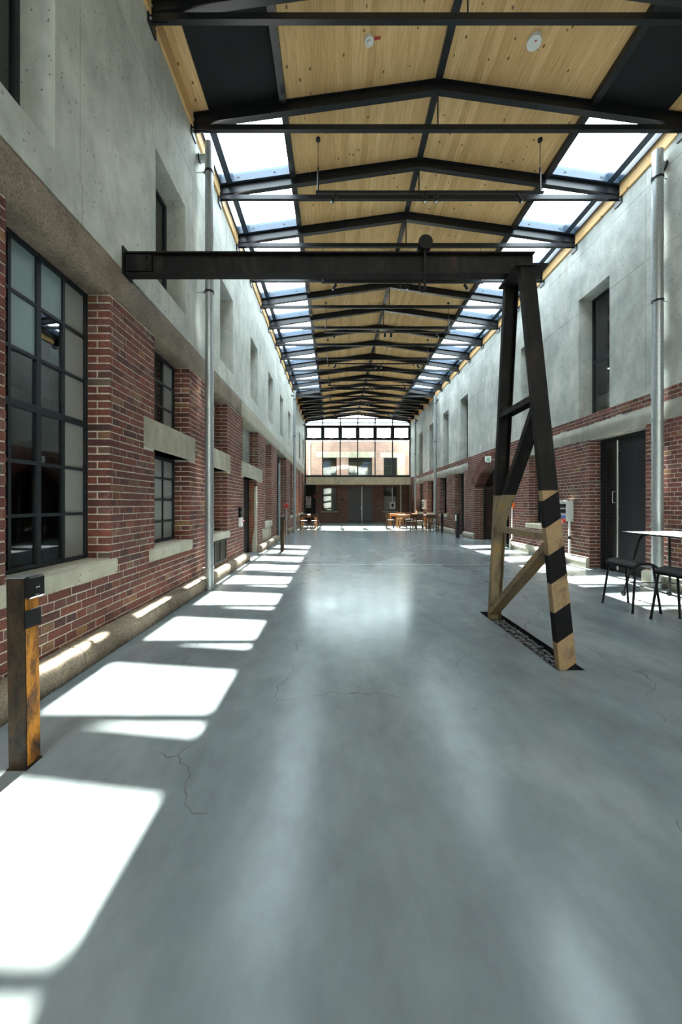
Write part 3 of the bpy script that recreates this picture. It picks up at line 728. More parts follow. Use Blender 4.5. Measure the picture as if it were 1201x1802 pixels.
# ------------------------------------------------------------------ ceiling
ce = thing('ceiling', 'low-pitched timber ceiling between black rafters with skylight strips', 'ceiling', (0, 0, 0), kind='structure')
NLO, NHI = -10, 17
def roofslab(x0, x1, y0, y1, dz0, dz1, name, mat, parent=ce):
    v = [(x, y, zc(x)+dz) for dz in (dz0, dz1) for (x, y) in ((x0, y0), (x1, y0), (x1, y1), (x0, y1))]
    return pbuild(MB().add(v, [(0, 1, 2, 3), (4, 7, 6, 5), (0, 4, 5, 1), (1, 5, 6, 2), (2, 6, 7, 3), (3, 7, 4, 0)]), name, mat, parent)
def is_sky(n): return 1 <= n <= 11 or n <= -5   # unseen skylight bays behind the camera are added to light the near walls
for n in range(NLO, NHI):
    ya, yb = rafter_y(n), rafter_y(n+1)
    if n == NHI-1: yb = YG+.15
    for x0, x1 in ((SKL1, RX), (RX, SKR0)): roofslab(x0, x1, ya+.003, yb-.003, 0, .14, 'ceiling_panel', 'timber')
    inn = 0 if is_sky(n) else .22      # closed bays have a wider timber strip at the eaves
    for (x0, x1, wx0, wx1) in ((SKL0+inn, SKL1, XL-.3, SKL0+inn), (SKR0, SKR1-inn, SKR1-inn, XR+.3)):
        roofslab(wx0, wx1, ya+.003, yb-.003, .02, .16, 'eaves_panel', 'timber')
        if is_sky(n):
            fr = MB()
            for (p, q, r, s_) in ((x0, x0+.02, ya, yb), (x1-.02, x1, ya, yb), (x0+.02, x1-.02, ya, ya+.07), (x0+.02, x1-.02, yb-.07, yb), ((-2.04, -1.93) if x0 < 0 else (2*RX+1.93, 2*RX+2.04))+(ya+.07, yb-.07)):
                v = [(x, y, zc(x)+dz) for dz in (.0, .17) for (x, y) in ((p, r), (q, r), (q, s_), (p, s_))]
                fr.add(v, [(0, 1, 2, 3), (4, 7, 6, 5), (0, 4, 5, 1), (1, 5, 6, 2), (2, 6, 7, 3), (3, 7, 4, 0)])
            f = pbuild(fr, 'skylight_frame', 'sky_frame', ce)
            g = roofslab(x0+.01, x1-.01, ya+.05, yb-.05, .12, .13, 'glass_pane', 'glass', f)
            for u in (.25, .75):
                bx = x0+(x1-x0)*u; o = pbuild(MB().box(bx-.02, bx+.02, yb-.078, yb-.07, zc(bx)+.06, zc(bx)+.08), 'fixing_clip', 'black_steel', f)
        else:
            roofslab(x0, x1, ya+.003, yb-.003, .01, .15, 'black_panel', 'black_panel')
for (xc, w, dz, nm) in ((SKL1, .10, -.10, 'skylight_trimmer'), (SKR0, .10, -.10, 'skylight_trimmer'), (RX, .10, -.06, 'ridge_purlin')):
    for n in range(NLO, NHI):
        ya, yb = rafter_y(n)+.045, rafter_y(n+1)-.045
        zt = zc(xc)+(.0 if nm == 'ridge_purlin' else .01)
        pbuild(MB().box(xc-w/2, xc+w/2, ya, yb, zt+dz, zt), nm, 'black_steel', ce)
for X, s in ((XL, 1), (XR, -1)):
    for n in range(NLO, NHI):
        ya, yb = rafter_y(n)+.06, min(rafter_y(n+1)-.06, YG)
        pbuild(MB().box(X+s*.0, X+s*.035, ya, yb, 7.10, zc(X)+.03), 'eaves_board', 'timber', ce)
# rafter frames, each a thing of its own
def make_truss():
    t = thing('roof_truss', 'x', 'roof truss', (0, 0, 0))
    h, w = .18, .09
    for s in (-1, 1):
        xe = RX+s*(HW-.02)
        mb = MB(); prof = Iprof(h, w); n = len(prof); v = []
        for x in (xe, RX):
            for (a, b) in prof: v.append((x, a, zc(x)-h/2+b-.001))
        mb.add(v, [(i, (i+1) % n, n+(i+1) % n, n+i) for i in range(n)]+[tuple(range(n)), tuple(range(n, 2*n))])
        mb.build('rafter', 'black_steel', t)
        xw = RX+s*HW
        MB().box(xw-s*.002, xw-s*.022, -.09, .09, 6.98, 7.36).build('wall_plate', 'black_steel', t)
        MB().box(xw-s*.02, xw-s*.20, -.006, .006, 7.07, 7.25).build('gusset_plate', 'black_steel', t)
        MB().tube([(xw-s*.022, -.065, 7.20), (xw-s*.05, -.065, 7.20)], .014, 8).build('bolt', 'steel_bright', t)
        MB().tube([(xw-s*.022, -.065, 7.05), (xw-s*.04, -.065, 7.05)], .012, 8).build('bolt', 'steel_bright', t)
    MB().box(XL+.02, XR-.02, -.03, .03, 7.085, 7.165).build('tie_bar', 'black_steel', t)
    MB().tube([(RX, 0, 7.16), (RX, 0, 7.69)], .011, 8).build('hanger_rod', 'black_steel', t)
    return t
tr0 = None
words2 = ['first', 'second', 'third', 'fourth', 'fifth', 'sixth', 'seventh', 'eighth', 'ninth', 'tenth', 'eleventh', 'twelfth']
for n in range(NLO, NHI+1):
    y = rafter_y(n)
    if n < -1: continue
    if n < 1: lb = ('black roof truss over the near bollard, before the smoke detectors', 'black roof truss between black panels just before the smoke detectors')[n+1]
    elif n <= 12: lb = '%s black roof truss past the smoke detectors, crossing the skylight strips' % words2[n-1]
    else: lb = '%s black roof truss counted back from the glazed gable, among dark panels' % words2[NHI-n]
    gp = 'roof trusses'
    if tr0 is None: tr0 = make_truss(); tr0.location = (0, y, 0); tr0['label'] = lb; tr0['group'] = gp
    else: copy_tree(tr0, (0, y, 0), None, lb, gp)
# back end wall of the hall
o = slab(XL-.4, XR+.4, 0, 8.2, [], YB, YB-.3, lambda a, b, d: (a, d, b)).build('wall_back', 'concrete'); tag(weld(o), 'plain concrete end wall facing the glazed gable', 'wall', kind='structure')

# ------------------------------------------------------------------ glazed gable, gallery beam, far facade
g = thing('window_gable', 'black framed glazed gable closing the far end of the hall', 'window', (RX, YG, 3.26), kind='structure')
gx = [XL+.03+(XR-XL-.06)*i/6 for i in range(7)]
zr = lambda x: zc(x)-.02
for i, x in enumerate(gx):
    wd = .075 if 0 < i < 6 else .10
    pbuild(MB().box(x-wd/2, x+wd/2, YG-.05, YG+.06, 3.26, zr(x)), 'mullion', 'black_steel', g)
for z0_, z1_ in ((3.26, 3.42), (5.90, 6.02), (6.83, 6.98)): pbuild(MB().box(gx[0], gx[-1], YG-.055, YG+.055, z0_, z1_), 'transom', 'black_steel', g)
for i in range(6):
    a, b = gx[i]+.03, gx[i+1]-.03
    pbuild(MB().box(a, b, YG-.004, YG+.004, 3.43, 5.89), 'pane', 'glass', g)
    fr = MB(); fr.box(a, a+.11, YG-.045, YG+.045, 6.02, 6.83).box(b-.11, b, YG-.045, YG+.045, 6.02, 6.83).box(a+.11, b-.11, YG-.045, YG+.045, 6.02, 6.09).box(a+.11, b-.11, YG-.045, YG+.045, 6.78, 6.83)
    sash = pbuild(fr, 'vent_sash', 'black_steel', g)
    pbuild(MB().box(a+.11, b-.11, YG-.004, YG+.004, 6.09, 6.78), 'pane', 'glass', sash)
    pbuild(MB().box((a+b)/2-.13, (a+b)/2+.13, YG-.085, YG-.046, 6.0, 6.05), 'vent_actuator', 'galv', sash)
    v = [(x, y, z) for y in (YG-.004, YG+.004) for (x, z) in ((a, 6.99), (b, 6.99), (b, zr(b)), (a, zr(a)))]
    pbuild(MB().add(v, [(0, 1, 2, 3), (4, 7, 6, 5), (0, 4, 5, 1), (1, 5, 6, 2), (2, 6, 7, 3), (3, 7, 4, 0)]), 'pane', 'glass', g)
tb = MB().box(XL-.3, XR+.3, YG-.12, YG+.25, 2.73, 3.26, .01).build('trim_1', 'cream'); tag(tb, 'cream concrete beam under the glazed gable', 'beam', kind='structure')
pbuild(MB().box(XL-3, XR+3, YG+.25, YF, 2.85, 3.2), 'gallery_slab', 'cream', tb)
# far facade
fw = thing('wall_far', 'brick facade beyond the gable with grey double door', 'wall', (RX, YF, 0), kind='structure')
FX = lambda px: (px-591)*YF/F
fwin = [(FX(567.5), FX(593)), (FX(675.5), FX(699))]
lo = [(a, b, .82, 2.72) for a, b in fwin]+[(FX(613.5), FX(655.5), 0, 2.75)]
hi = [(a, b, 3.3, 4.98) for a, b in fwin]+[(FX(613.5), FX(655.5), 3.3, 4.98)]
fmap = lambda a, b, d: (a, d, b)
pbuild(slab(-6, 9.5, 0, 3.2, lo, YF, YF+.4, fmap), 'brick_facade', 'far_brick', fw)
pbuild(slab(-6, 9.5, 3.2, 6.25, hi, YF, YF+.4, fmap), 'upper_facade', 'far_brick_lit', fw)
for (p_, q_, c, d) in ((557, 662, 4.98, 5.42), (670, 713, 4.98, 5.36), (700, 713, 3.3, 4.98)): pbuild(slab(FX(p_), FX(q_), c, d, [], YF-.03, YF+.02, fmap), 'concrete_band', 'sill', fw)
for (a, b, c, d) in lo[:2]: pbuild(MB().box(a-.1, b+.1, YF-.06, YF+.1, c-.12, c), 'window_sill', 'sill', fw)
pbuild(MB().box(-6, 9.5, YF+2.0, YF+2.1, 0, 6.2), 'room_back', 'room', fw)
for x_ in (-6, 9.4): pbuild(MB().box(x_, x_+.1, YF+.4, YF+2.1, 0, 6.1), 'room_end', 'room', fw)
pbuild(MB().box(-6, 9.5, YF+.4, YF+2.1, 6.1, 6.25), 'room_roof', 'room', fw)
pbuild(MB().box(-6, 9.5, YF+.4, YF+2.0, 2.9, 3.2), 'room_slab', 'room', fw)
for k, (a, b, c, d) in enumerate(lo[:2]+hi):
    WN[0] += 1
    lbs = ['dark ground-floor window beside the far double door, near the wall poster', 'ground-floor window with a framed print, near the far tables', 'upper facade window over the poster side', 'upper facade window over the far tables', 'wide upper facade window over the grey double door']
    t = thing('window_%d' % WN[0], lbs[k], 'window', ((a+b)/2, YF+.2, c), kind='structure')
    fr = MB()
    for q in ((a, a+.06, c, d), (b-.06, b, c, d), (a, b, c, c+.06), (a, b, d-.06, d), (a, b, c+(d-c)*.6, c+(d-c)*.6+.06)): fr.box(q[0], q[1], YF+.12, YF+.18, q[2], q[3])
    pbuild(fr, 'window_frame', 'win_frame', t)
    pbuild(MB().box(a+.06, b-.06, YF+.145, YF+.152, c+.06, c+(d-c)*.6), 'pane', 'glass_frost' if k == 1 else 'glass_dark', t)
    pbuild(MB().box(a+.06, b-.06, YF+.145, YF+.152, c+(d-c)*.6+.06, d-.06), 'pane', 'glass_dark', t)
a, b = FX(613.5), FX(655.5)
t = door('mid grey steel double door at the far end of the hall', ((a+b)/2, YF, 0))
m_ = FX(637.5)
for p, q in ((a, m_-.005), (m_+.005, b)): pbuild(MB().box(p, q, YF+.04, YF+.09, .01, 2.74), 'door_leaf', 'far_door', t)
pbuild(MB().box(m_-.04, m_+.03, YF+.025, YF+.04, .01, 2.74), 'door_strip', 'galv', t)
pbuild(MB().tube([(m_-.08, YF+.02, .95), (m_-.08, YF+.02, 1.15)], .02, 8), 'door_handle', 'steel_bright', t)
# glazed lean-to roof and ends of the cross passage
rf = thing('ceiling_passage', 'glazed lean-to roof over the passage behind the gable', 'ceiling', (RX, 27, 6.4), kind='structure')
zl = lambda y: 6.30+(YF-y)*.72
for i in range(13):
    x = -6+1.28*i
    v = [(x+dx, y, zl(y)+dz) for dz in (0, .08) for (dx, y) in ((-.02, YG+.12), (.02, YG+.12), (.02, YF+.2), (-.02, YF+.2))]
    pbuild(MB().add(v, [(0, 1, 2, 3), (4, 7, 6, 5), (0, 4, 5, 1), (1, 5, 6, 2), (2, 6, 7, 3), (3, 7, 4, 0)]), 'glazing_bar', 'sky_frame', rf)
    if i < 12:
        v = [(x+dx, y, zl(y)+dz) for dz in (.03, .04) for (dx, y) in ((.02, YG+.12), (1.26, YG+.12), (1.26, YF+.2), (.02, YF+.2))]
        pbuild(MB().add(v, [(0, 1, 2, 3), (4, 7, 6, 5), (0, 4, 5, 1), (1, 5, 6, 2), (2, 6, 7, 3), (3, 7, 4, 0)]), 'glass_pane', 'glass', rf)
for nm, x in (('wall_passage_left', -6.0), ('wall_passage_right', 9.4)):
    o = MB().box(x, x+.1, 26.2, YF, 0, 8).build(nm, 'far_brick'); tag(o, 'brick end wall of the cross passage on the %s side' % ('poster' if x < 0 else 'far table'), 'wall', kind='structure')
o = MB().box(XL-4, XL-.36, 26.2, 26.5, 3.2, 8).build('wall_gable_left', 'concrete'); tag(o, 'concrete return wall at the poster end of the gable', 'wall', kind='structure')
o = MB().box(XR+.41, XR+4.2, 26.2, 26.5, 3.2, 8).build('wall_gable_right', 'concrete'); tag(o, 'concrete return wall at the far-table end of the gable', 'wall', kind='structure')

# ------------------------------------------------------------------ downpipes
def downpipe(x, y, r, ztop, wallx, label, clamps, tee=True, mat='galv', n=16):
    t = thing('downpipe', label, 'downpipe', (x, y, 0))
    pbuild(MB().tube([(x, y, .0), (x, y, ztop*.45), (x, y, ztop)], r, n), 'pipe', mat, t)
    for z in (ztop*.45, ztop*.80):
        pbuild(MB().tube([(x, y, z-.06), (x, y, z)], r*1.06, n), 'pipe_socket', mat, t)
    if tee:
        zt = ztop-.22; s = -1 if wallx < x else 1
        p = pbuild(MB().tube([(x, y, zt), (x+s*.1, y+.02, zt), (wallx-s*.0, y+.02, zt)], r*.85, n), 'branch_pipe', mat, t)
        pbuild(MB().tube([(wallx-s*.05, y+.02, zt), (wallx-s*.03, y+.02, zt)], r*1.05, n), 'branch_collar', 'black_plastic', p)
    for z in clamps:
        c = pbuild(MB().tube([(x, y, z-.016), (x, y, z+.016)], r*1.12, n), 'pipe_clamp', 'black_steel' if z > 3 else 'galv', t)
        pbuild(MB().tube([(x, y, z), (wallx, y, z)], .007, 6), 'clamp_bolt', 'steel_bright', c)
        pbuild(MB().box(x-r*1.1-.03, x-r*1.1, y-.012, y+.012, z-.014, z+.014), 'clamp_lug', 'galv', c)
    return t
downpipe(-2.0, 5.76, .066, 7.06, XL, 'galvanised downpipe on the window side with branch near the first skylight', (6.6, 4.7, 2.86, .98, .33))
downpipe(-2.03, 18.0, .066, 6.95, XL, 'galvanised downpipe beside the chairs on the poster side', (6.5, 4.7, 2.86, .98))
downpipe(5.2, 5.87, .075, 7.04, XR, 'thick galvanised downpipe behind the high table', (6.6, 4.62, 2.7, .98))
downpipe(5.2, 19.0, .075, 7.0, XR, 'galvanised downpipe behind the far wooden tables', (6.6, 4.6, 2.7))
downpipe(5.2, 23.7, .066, 7.0, XR, 'galvanised downpipe next to the gable on the far table side', (6.6, 4.6, 2.7))
downpipe(-2.08, 24.9, .05, 7.0, XL, 'slim downpipe next to the gable on the poster side', (6.6, 4.6, 2.7), mat='win_frame')
downpipe(5.0, 27.9, .05, 2.84, 5.0, 'pale pipe standing against the far facade', (), False, 'white_paint', 8)
downpipe(-2.3, 14.72, .05, 3.0, -2.5, 'pale vent pipe standing in the wide dark doorway', (), False, 'galv', 10).location.z = 1.0 if False else 0

# ------------------------------------------------------------------ crane gantry: beam + A-frame trestle
g = thing('crane_gantry', 'old riveted steel crane beam on a striped A-frame trestle', 'crane', (1.9, 3.79, 0))
YBm = 3.795; zb0, zb1 = 3.725, 3.955
mb = MB(); mb.sweep(Iprof(zb1-zb0, .10, .014, .009), (XL+.0, YBm, (zb0+zb1)/2), (2.06, YBm, (zb0+zb1)/2), (0, 1, 0), (0, 0, 1))
bm_ = pbuild(mb, 'crane_beam', 'old_steel', g)
pbuild(MB().box(XL+.02, XL+.035, YBm-.09, YBm+.09, zb0-.02, zb1+.03), 'end_plate', 'old_steel', bm_)
pbuild(MB().box(XL+.035, XL+.30, YBm-.045, YBm-.006, zb0+.03, zb1-.03), 'splice_plate', 'old_steel', bm_)
for z in (zb0+.06, zb1-.06):
    pbuild(MB().tube([(XL+.25, YBm-.045, z), (XL+.25, YBm-.062, z)], .013, 6), 'bolt', 'old_steel', bm_)
def leg_pt(near, z):
    t = z/3.70
    return (2.99+(3.62-2.99)*t) if near else (4.47+(3.93-4.47)*t)
xa, xb = 1.825, 1.967; xm = (xa+xb)/2; lw = xb-xa
zt = 3.695
for near in (True, False):
    s = 1 if near else -1
    p0 = Vector((xm+(0 if near else .06), leg_pt(near, -.074), -.074)); p1 = Vector((xm, leg_pt(near, zt), zt))
    d = (p1-p0).normalized(); u = Vector((1, 0, 0)); w = d.cross(u).normalized()
    if w.y*s < 0: w = -w
    mb = MB(); mb.sweep(Uprof(lw, .062), p0-w*.03, p1-w*.03, u, w)
    pbuild(mb, 'leg', 'stripes' if near else 'half_paint', g)
def strut(z0_, n0, z1_, n1, wd, dp, mat, name, xo=0, flip=1):
    p0 = Vector((xm+xo+(.0 if n0 else .04*(1-z0_/3.7)), leg_pt(n0, z0_), z0_)); p1 = Vector((xm+xo, leg_pt(n1, z1_), z1_))
    d = (p1-p0).normalized(); u = Vector((1, 0, 0)); w = d.cross(u).normalized()
    if w.z*flip < 0: w = -w
    mb = MB(); mb.sweep(Uprof(wd, dp, .008), p0-w*dp/2, p1-w*dp/2, u, w)
    return pbuild(mb, name, mat, g)
strut(2.35, False, 2.35, True, .12, .055, 'old_steel', 'cross_tie', 0, -1)
strut(1.06, False, 1.06, True, .10, .055, 'tan_paint', 'cross_tie', 0, -1)
strut(1.08, False, 2.28, True, .125, .06, 'half_paint', 'diagonal_brace', .0, 1)
strut(.02, False, 1.02, True, .115, .06, 'tan_paint', 'diagonal_brace', .0, 1)
pbuild(MB().box(1.78, 2.09, 3.57, 3.98, zt, zt+.022), 'cap_plate', 'old_steel', g)
for x in (1.81, 2.05):
    for y in (3.61, 3.94): pbuild(MB().tube([(x, y, zt+.02), (x, y, zt+.05)], .015, 6), 'bolt', 'old_steel', g)
# trolley wheel and hanging hook
wx, wy = (748.8-591)*3.72/F, 3.73
wh = MB(); wh.tube([(wx, wy-.035, 4.02), (wx, wy-.022, 4.02), (wx, wy-.02, 4.02), (wx, wy+.02, 4.02), (wx, wy+.022, 4.02), (wx, wy+.035, 4.02)], [.072, .072, .056, .056, .072, .072], 20)
pbuild(wh, 'trolley_wheel', 'old_steel', g)
pbuild(MB().box(wx-.012, wx+.012, YBm-.075, YBm-.055, 3.60, 4.03), 'hanger_strap', 'old_steel', g)
hk = [(wx-.0, YBm-.065, 3.60)]+[(wx-.028+.028*math.cos(a), YBm-.065, 3.565-.035*math.sin(a)) for a in [math.pi*i/10 for i in range(11)]]+[(wx-.056, YBm-.065, 3.62)]
pbuild(MB().tube(hk, .012, 8), 'hook', 'old_steel', g)
pbuild(MB().box(wx-.075, wx-.02, YBm-.05, YBm+.05, 3.955, 4.0), 'wheel_chock', 'old_steel', g)
pbuild(MB().tube([(wx-.01, YBm-.09, 4.02), (wx-.01, YBm-.06, 4.02)], .016, 6), 'axle_nut', 'old_steel', g)

# stones in the slot
stone_me = []
for k in range(6):
    bm = bmesh.new(); bmesh.ops.create_icosphere(bm, subdivisions=1, radius=1)
    for v in bm.verts: v.co *= 1+random.uniform(-.22, .22)
    me = bpy.data.meshes.new('coal_stone'); bm.to_mesh(me); bm.free(); me.materials.append(M['stone']); stone_me.append(me)
y = SY0+.17
while y < SY1-.21:
    for x in (SX0+.045, SX0+.115, SX0+.185):
        o = bpy.data.objects.new('coal_stone', random.choice(stone_me)); COL.objects.link(o)
        r = random.uniform(.027, .032)
        o.scale = (r*random.uniform(.9, 1.05), r*random.uniform(.85, 1.05), r*random.uniform(.6, .85))
        o.location = (x+random.uniform(-.004, .004), y+random.uniform(-.006, .006), -.05+random.uniform(-.004, .014)); o.rotation_euler = (random.uniform(-.2, .2), random.uniform(-.2, .2), random.uniform(0, 3))
        tag(o, 'dark stone lying in the floor slot under the trestle', 'stone', 'stones in the floor slot')
    y += .066

# ------------------------------------------------------------------ bollards
def bollard(x0, x1, y0, y1, h, label, style, lean=0):
    t = thing('bollard', label, 'bollard', ((x0+x1)/2, (y0+y1)/2, 0))
    cx, cy = (x0+x1)/2, (y0+y1)/2
    if style == 'rust':
        # channel-section post: dark outer faces, rusty orange inner face towards the hall
        pbuild(MB().box(x0, x1, y0, y1, 0.0, h, .006), 'post', 'rust_dark', t)
        pbuild(MB().box(x1-.002, x1+.003, y0+.012, y1-.004, .015, h-.012), 'rusty_face', 'rust_orange', t)
        pbuild(MB().box(x0-.002, x1+.004, y0-.002, y1+.002, h, h+.006, .002), 'cap_plate', 'galv', t)
        pbuild(MB().box(x0-.004, x1+.006, y0-.004, y1+.004, 0, .008), 'base_plate', 'rust_dark', t)
        rd = pbuild(MB().box(x1+.003, x1+.035, y0-.004, y1+.008, h-.105, h+.008, .009), 'card_reader', 'black_plastic', t)
        for dy in (-.008, .006): pbuild(MB().box(x1+.0345, x1+.0358, cy+dy, cy+dy+.007, h-.055, h-.048), 'indicator_mark', 'white_plastic', rd)
        pbuild(MB().box(x1+.0345, x1+.0358, cy-.012, cy+.01, h-.09, h-.088), 'indicator_mark', 'white_plastic', rd)
        pbuild(MB().box(x1+.003, x1+.013, y0-.002, y1+.003, h-.255, h-.165), 'black_plate', 'black_plastic', t)
    else:
        pbuild(MB().box(x0, x1, y0, y1, 0.0, h, .006), 'post', 'black_steel', t)
        pbuild(MB().box(x0-.01, x1+.01, y0-.01, y1+.01, 0, .01), 'base_plate', 'black_steel', t)
        if style == 'reader': pbuild(MB().box(x0-.025, x0, y0-.005, y1+.005, h-.28, h-.05, .006), 'card_reader', 'white_plastic', t)
    return t
b1 = bollard(-1.662, -1.571, 1.842, 1.935, .97, 'rusty square steel bollard with black card reader in front of the tall steel window', 'rust')
b1.rotation_euler = (0, -.014, 0)
bollard(-1.59, -1.49, 10.44, 10.54, 1.0, 'rusty steel bollard standing in the sun stripes before the wide dark doorway', 'rust')
bollard(4.80, 4.92, 14.42, 14.54, .965, 'black square bollard with white reader near the dark doorway', 'reader')
bollard(4.90, 5.0, 16.85, 16.95, .92, 'plain black square bollard between the doorway and the far chairs', 'plain')

# ------------------------------------------------------------------ high table and stools
def arc(c, r, a0, a1, n, plane):
    out = []
    for i in range(n+1):
        a = a0+(a1-a0)*i/n; out.append(plane(c[0]+r*math.cos(a), c[1]+r*math.sin(a)))
    return out
def u_frame(xl0, xl1, xr1, xr0, zt, z0, yb, yt, r):
    """inverted U: foot at (xl0, yb), shoulder (xl1), shoulder (xr1), foot (xr0)"""
    pl = lambda x, z: (x, yt+(yb-yt)*(1-z/zt), z)
    pts = [pl(xl0, z0)]+arc((xl1+r, zt-r), r, math.pi*.97, math.pi/2, 6, pl)+arc((xr1-r, zt-r), r, math.pi/2, math.pi*.03, 6, pl)+[pl(xr0, z0)]
    return pts
def make_stool(label):
    t = thing('bar_stool', label, 'stool', (0, 0, 0), 'black stools at the high table')
    for s in (-1, 1):
        MB().tube(u_frame(-.175, -.112, .112, .175, .60, .004, s*.25, s*.215, .05), .0135, 10).build('leg_frame', 'black_tube', t)
        for x in (-.175, .175): MB().tube([(x, s*.25, 0), (x, s*.25, .02)], .016, 8).build('foot_cap', 'black_plastic', t)
    n = 14; prof = []
    for i in range(n+1):
        u = -1+2*i/n; x = u*.158; prof.append((x, .622-.055*abs(u)**2.6))
    low = [(x*.93, z-.030) for x, z in prof[::-1]]
    MB().prism(prof+low, 1, -.235, .235, True).build('seat', 'seat', t)
    for s in (-1, 1): MB().tube([(s*.105, -.215, .585), (s*.105, .215, .585)], .010, 8).build('seat_rail', 'black_tube', t)
    return t
s1 = make_stool('black tube stool with curved pad, at the table corner nearest the double door'); s1.location = (3.835, 4.73, 0)
copy_tree(s1, (3.89, 4.03, 0), .02, 'second black tube stool along the high table, farther from the double door')
t = thing('high_table', 'high table with thin pale top and black tube legs on casters', 'table', (4.56, 4.55, 0))
TX0, TX1, TY0, TY1, TZ = 4.18, 4.96, 3.75, 5.30, .955
pbuild(MB().box(TX0, TX1, TY0, TY1, TZ-.006, TZ, .002), 'table_top', 'table_top', t)
pbuild(MB().box(TX0+.004, TX1-.004, TY0+.004, TY1-.004, TZ-.026, TZ-.0061), 'table_edge', 'black_plastic', t)
for yb, yt in ((5.34, 5.20), (3.72, 3.86)):
    lf = pbuild(MB().tube(u_frame(4.23, 4.355, 4.79, 4.90, TZ-.045, .07, yb, yt, .09), .016, 10), 'leg_frame', 'black_tube', t)
    for x in (4.23, 4.90): pbuild(MB().tube([(x-.012, yb, .034), (x+.012, yb, .034)], .034, 12), 'caster', 'black_plastic', lf)
for x in (4.25, 4.88): pbuild(MB().tube([(x, 5.31, .20), (x, 3.75, .20)], .011, 8), 'stretcher', 'black_tube', t)
pbuild(MB().tube([(4.25, 5.31, .20), (4.88, 5.31, .20)], .011, 8), 'stretcher', 'black_tube', t)
for x in (4.42, 4.72): pbuild(MB().box(x-.015, x+.015, 3.86, 5.2, TZ-.047, TZ-.026), 'top_rail', 'black_tube', t)

# ------------------------------------------------------------------ far wooden tables and chairs
def make_table(w, d, label):
    t = thing('wooden_table', label, 'table', (0, 0, 0), 'wooden tables at the far end')
    MB().box(-w/2, w/2, -d/2, d/2, .70, .745, .008).build('table_top', 'wood_furn', t)
    for sx in (-1, 1):
        for sy in (-1, 1): MB().box(sx*(w/2-.09), sx*(w/2), sy*(d/2-.09), sy*(d/2), 0, .70).build('leg', 'wood_furn', t)
    for sy in (-1, 1): MB().box(-w/2+.09, w/2-.09, sy*(d/2-.03), sy*(d/2-.055), .60, .70).build('apron', 'wood_furn', t)
    return t
def make_chair(label, mat):
    t = thing('wooden_chair', label, 'chair', (0, 0, 0), 'wooden chairs at the far end')
    MB().box(-.21, .21, -.21, .21, .43, .455, .008).build('seat', mat, t)
    for sx in (-1, 1):
        MB().tube([(sx*.19, .19, 0), (sx*.18, .18, .43)], .024, 8).build('leg', mat, t)
        MB().tube([(sx*.19, -.21, 0), (sx*.18, -.19, .45), (sx*.185, -.23, .80)], .024, 8).build('leg', mat, t)
    n = 8; pts = [(-.20+.40*i/n, -.215-.03*math.sin(math.pi*i/n)) for i in range(n+1)]
    MB().prism(pts+[(x, y-.02) for x, y in pts[::-1]], 2, .64, .82).build('backrest', mat, t)
    for z in (.2, .32): MB().tube([(-.18, .185, z), (.18, .185, z)], .01, 6).build('stretcher', mat, t)
    return t
ta = make_table(.9, 1.6, 'small wooden table with chairs on the poster side of the hall'); ta.location = (-1.56, 21.2, 0)
tb_ = make_table(1.7, .9, 'wooden table standing alone-most of the group in front of the far window with the framed print'); tb_.location = (4.25, 23.2, 0); tb_['label'] = 'long wooden table in front of the far window with the framed print'
tc_ = copy_tree(tb_, (4.36, 20.6, 0), 0, 'long wooden table with a red bottle, below the pale wall cabinet')
c0 = make_chair('brown wooden chair next to the wall at the poster-side table', 'wood_dark'); c0.location = (-1.74, 19.9, 0); c0.rotation_euler = (0, 0, .1)
copy_tree(c0, (-1.12, 19.75, 0), -.15, 'brown wooden chair toward the hall middle at the poster-side table')
c1 = make_chair('orange wooden chair facing the long table by the framed print', 'wood_furn'); c1.location = (3.95, 22.45, 0)
LBC = 'brown wooden chair at the table with the red bottle'
for (x, y, r, l) in ((3.95, 18.9, .3, LBC), (4.45, 19.4, -.1, LBC), (4.75, 18.7, .2, LBC), (4.35, 21.6, 3.1, 'brown wooden chair behind the table with the red bottle'), (3.1, 20.6, -1.6, 'brown wooden chair at the open end of the table with the red bottle'), (4.75, 24.1, 3.2, 'brown wooden chair behind the table by the framed print'), (4.88, 18.1, -.5, 'brown wooden chair standing by the galvanised pipe and plain bollard')):
    copy_tree(c0, (x, y, 0), r, l)
# bottle on the table
t = thing('bottle', 'red and white bottle on the far wooden table', 'bottle', (4.55, 20.5, .745))
pbuild(MB().tube([(4.55, 20.5, .745), (4.55, 20.5, .92), (4.55, 20.5, .97), (4.55, 20.5, 1.0)], [.05, .05, .03, .025], 12), 'body', 'white_plastic', t)
pbuild(MB().tube([(4.55, 20.5, 1.0), (4.55, 20.5, 1.06)], [.035, .03], 12), 'cap', 'red', t)

# ------------------------------------------------------------------ wall equipment
t = thing('socket_cabinet', 'pale grey socket cabinet with black, blue and red outlets beside the door', 'electrical cabinet', (XR-.08, 8.28, .95))
pbuild(MB().box(XR-.16, XR-.006, 8.16, 8.42, .96, 1.43, .006), 'body', 'grey_plastic', t)
for z in (1.31, 1.19): pbuild(MB().box(XR-.185, XR-.16, 8.19, 8.39, z-.045, z+.045, .004), 'socket_flap', 'black_plastic', t)
for y in (8.22, 8.29, 8.36): pbuild(MB().tube([(XR-.16, y, 1.07), (XR-.20, y, 1.06)], .026, 10), 'socket', 'blue', t)
for y in (8.23, 8.34): pbuild(MB().tube([(XR-.15, y, .99), (XR-.22, y, .95)], .036, 10), 'socket', 'red', t)
for z in (1.40, 1.0): pbuild(MB().tube([(XR-.02, 8.158, z), (XR-.02, 8.154, z)], .012, 8), 'screw', 'black_plastic', t)
pbuild(MB().tube([(XR-.05, 8.24, .96), (XR-.05, 8.24, .24)], .022, 8), 'conduit', 'white_plastic', t)
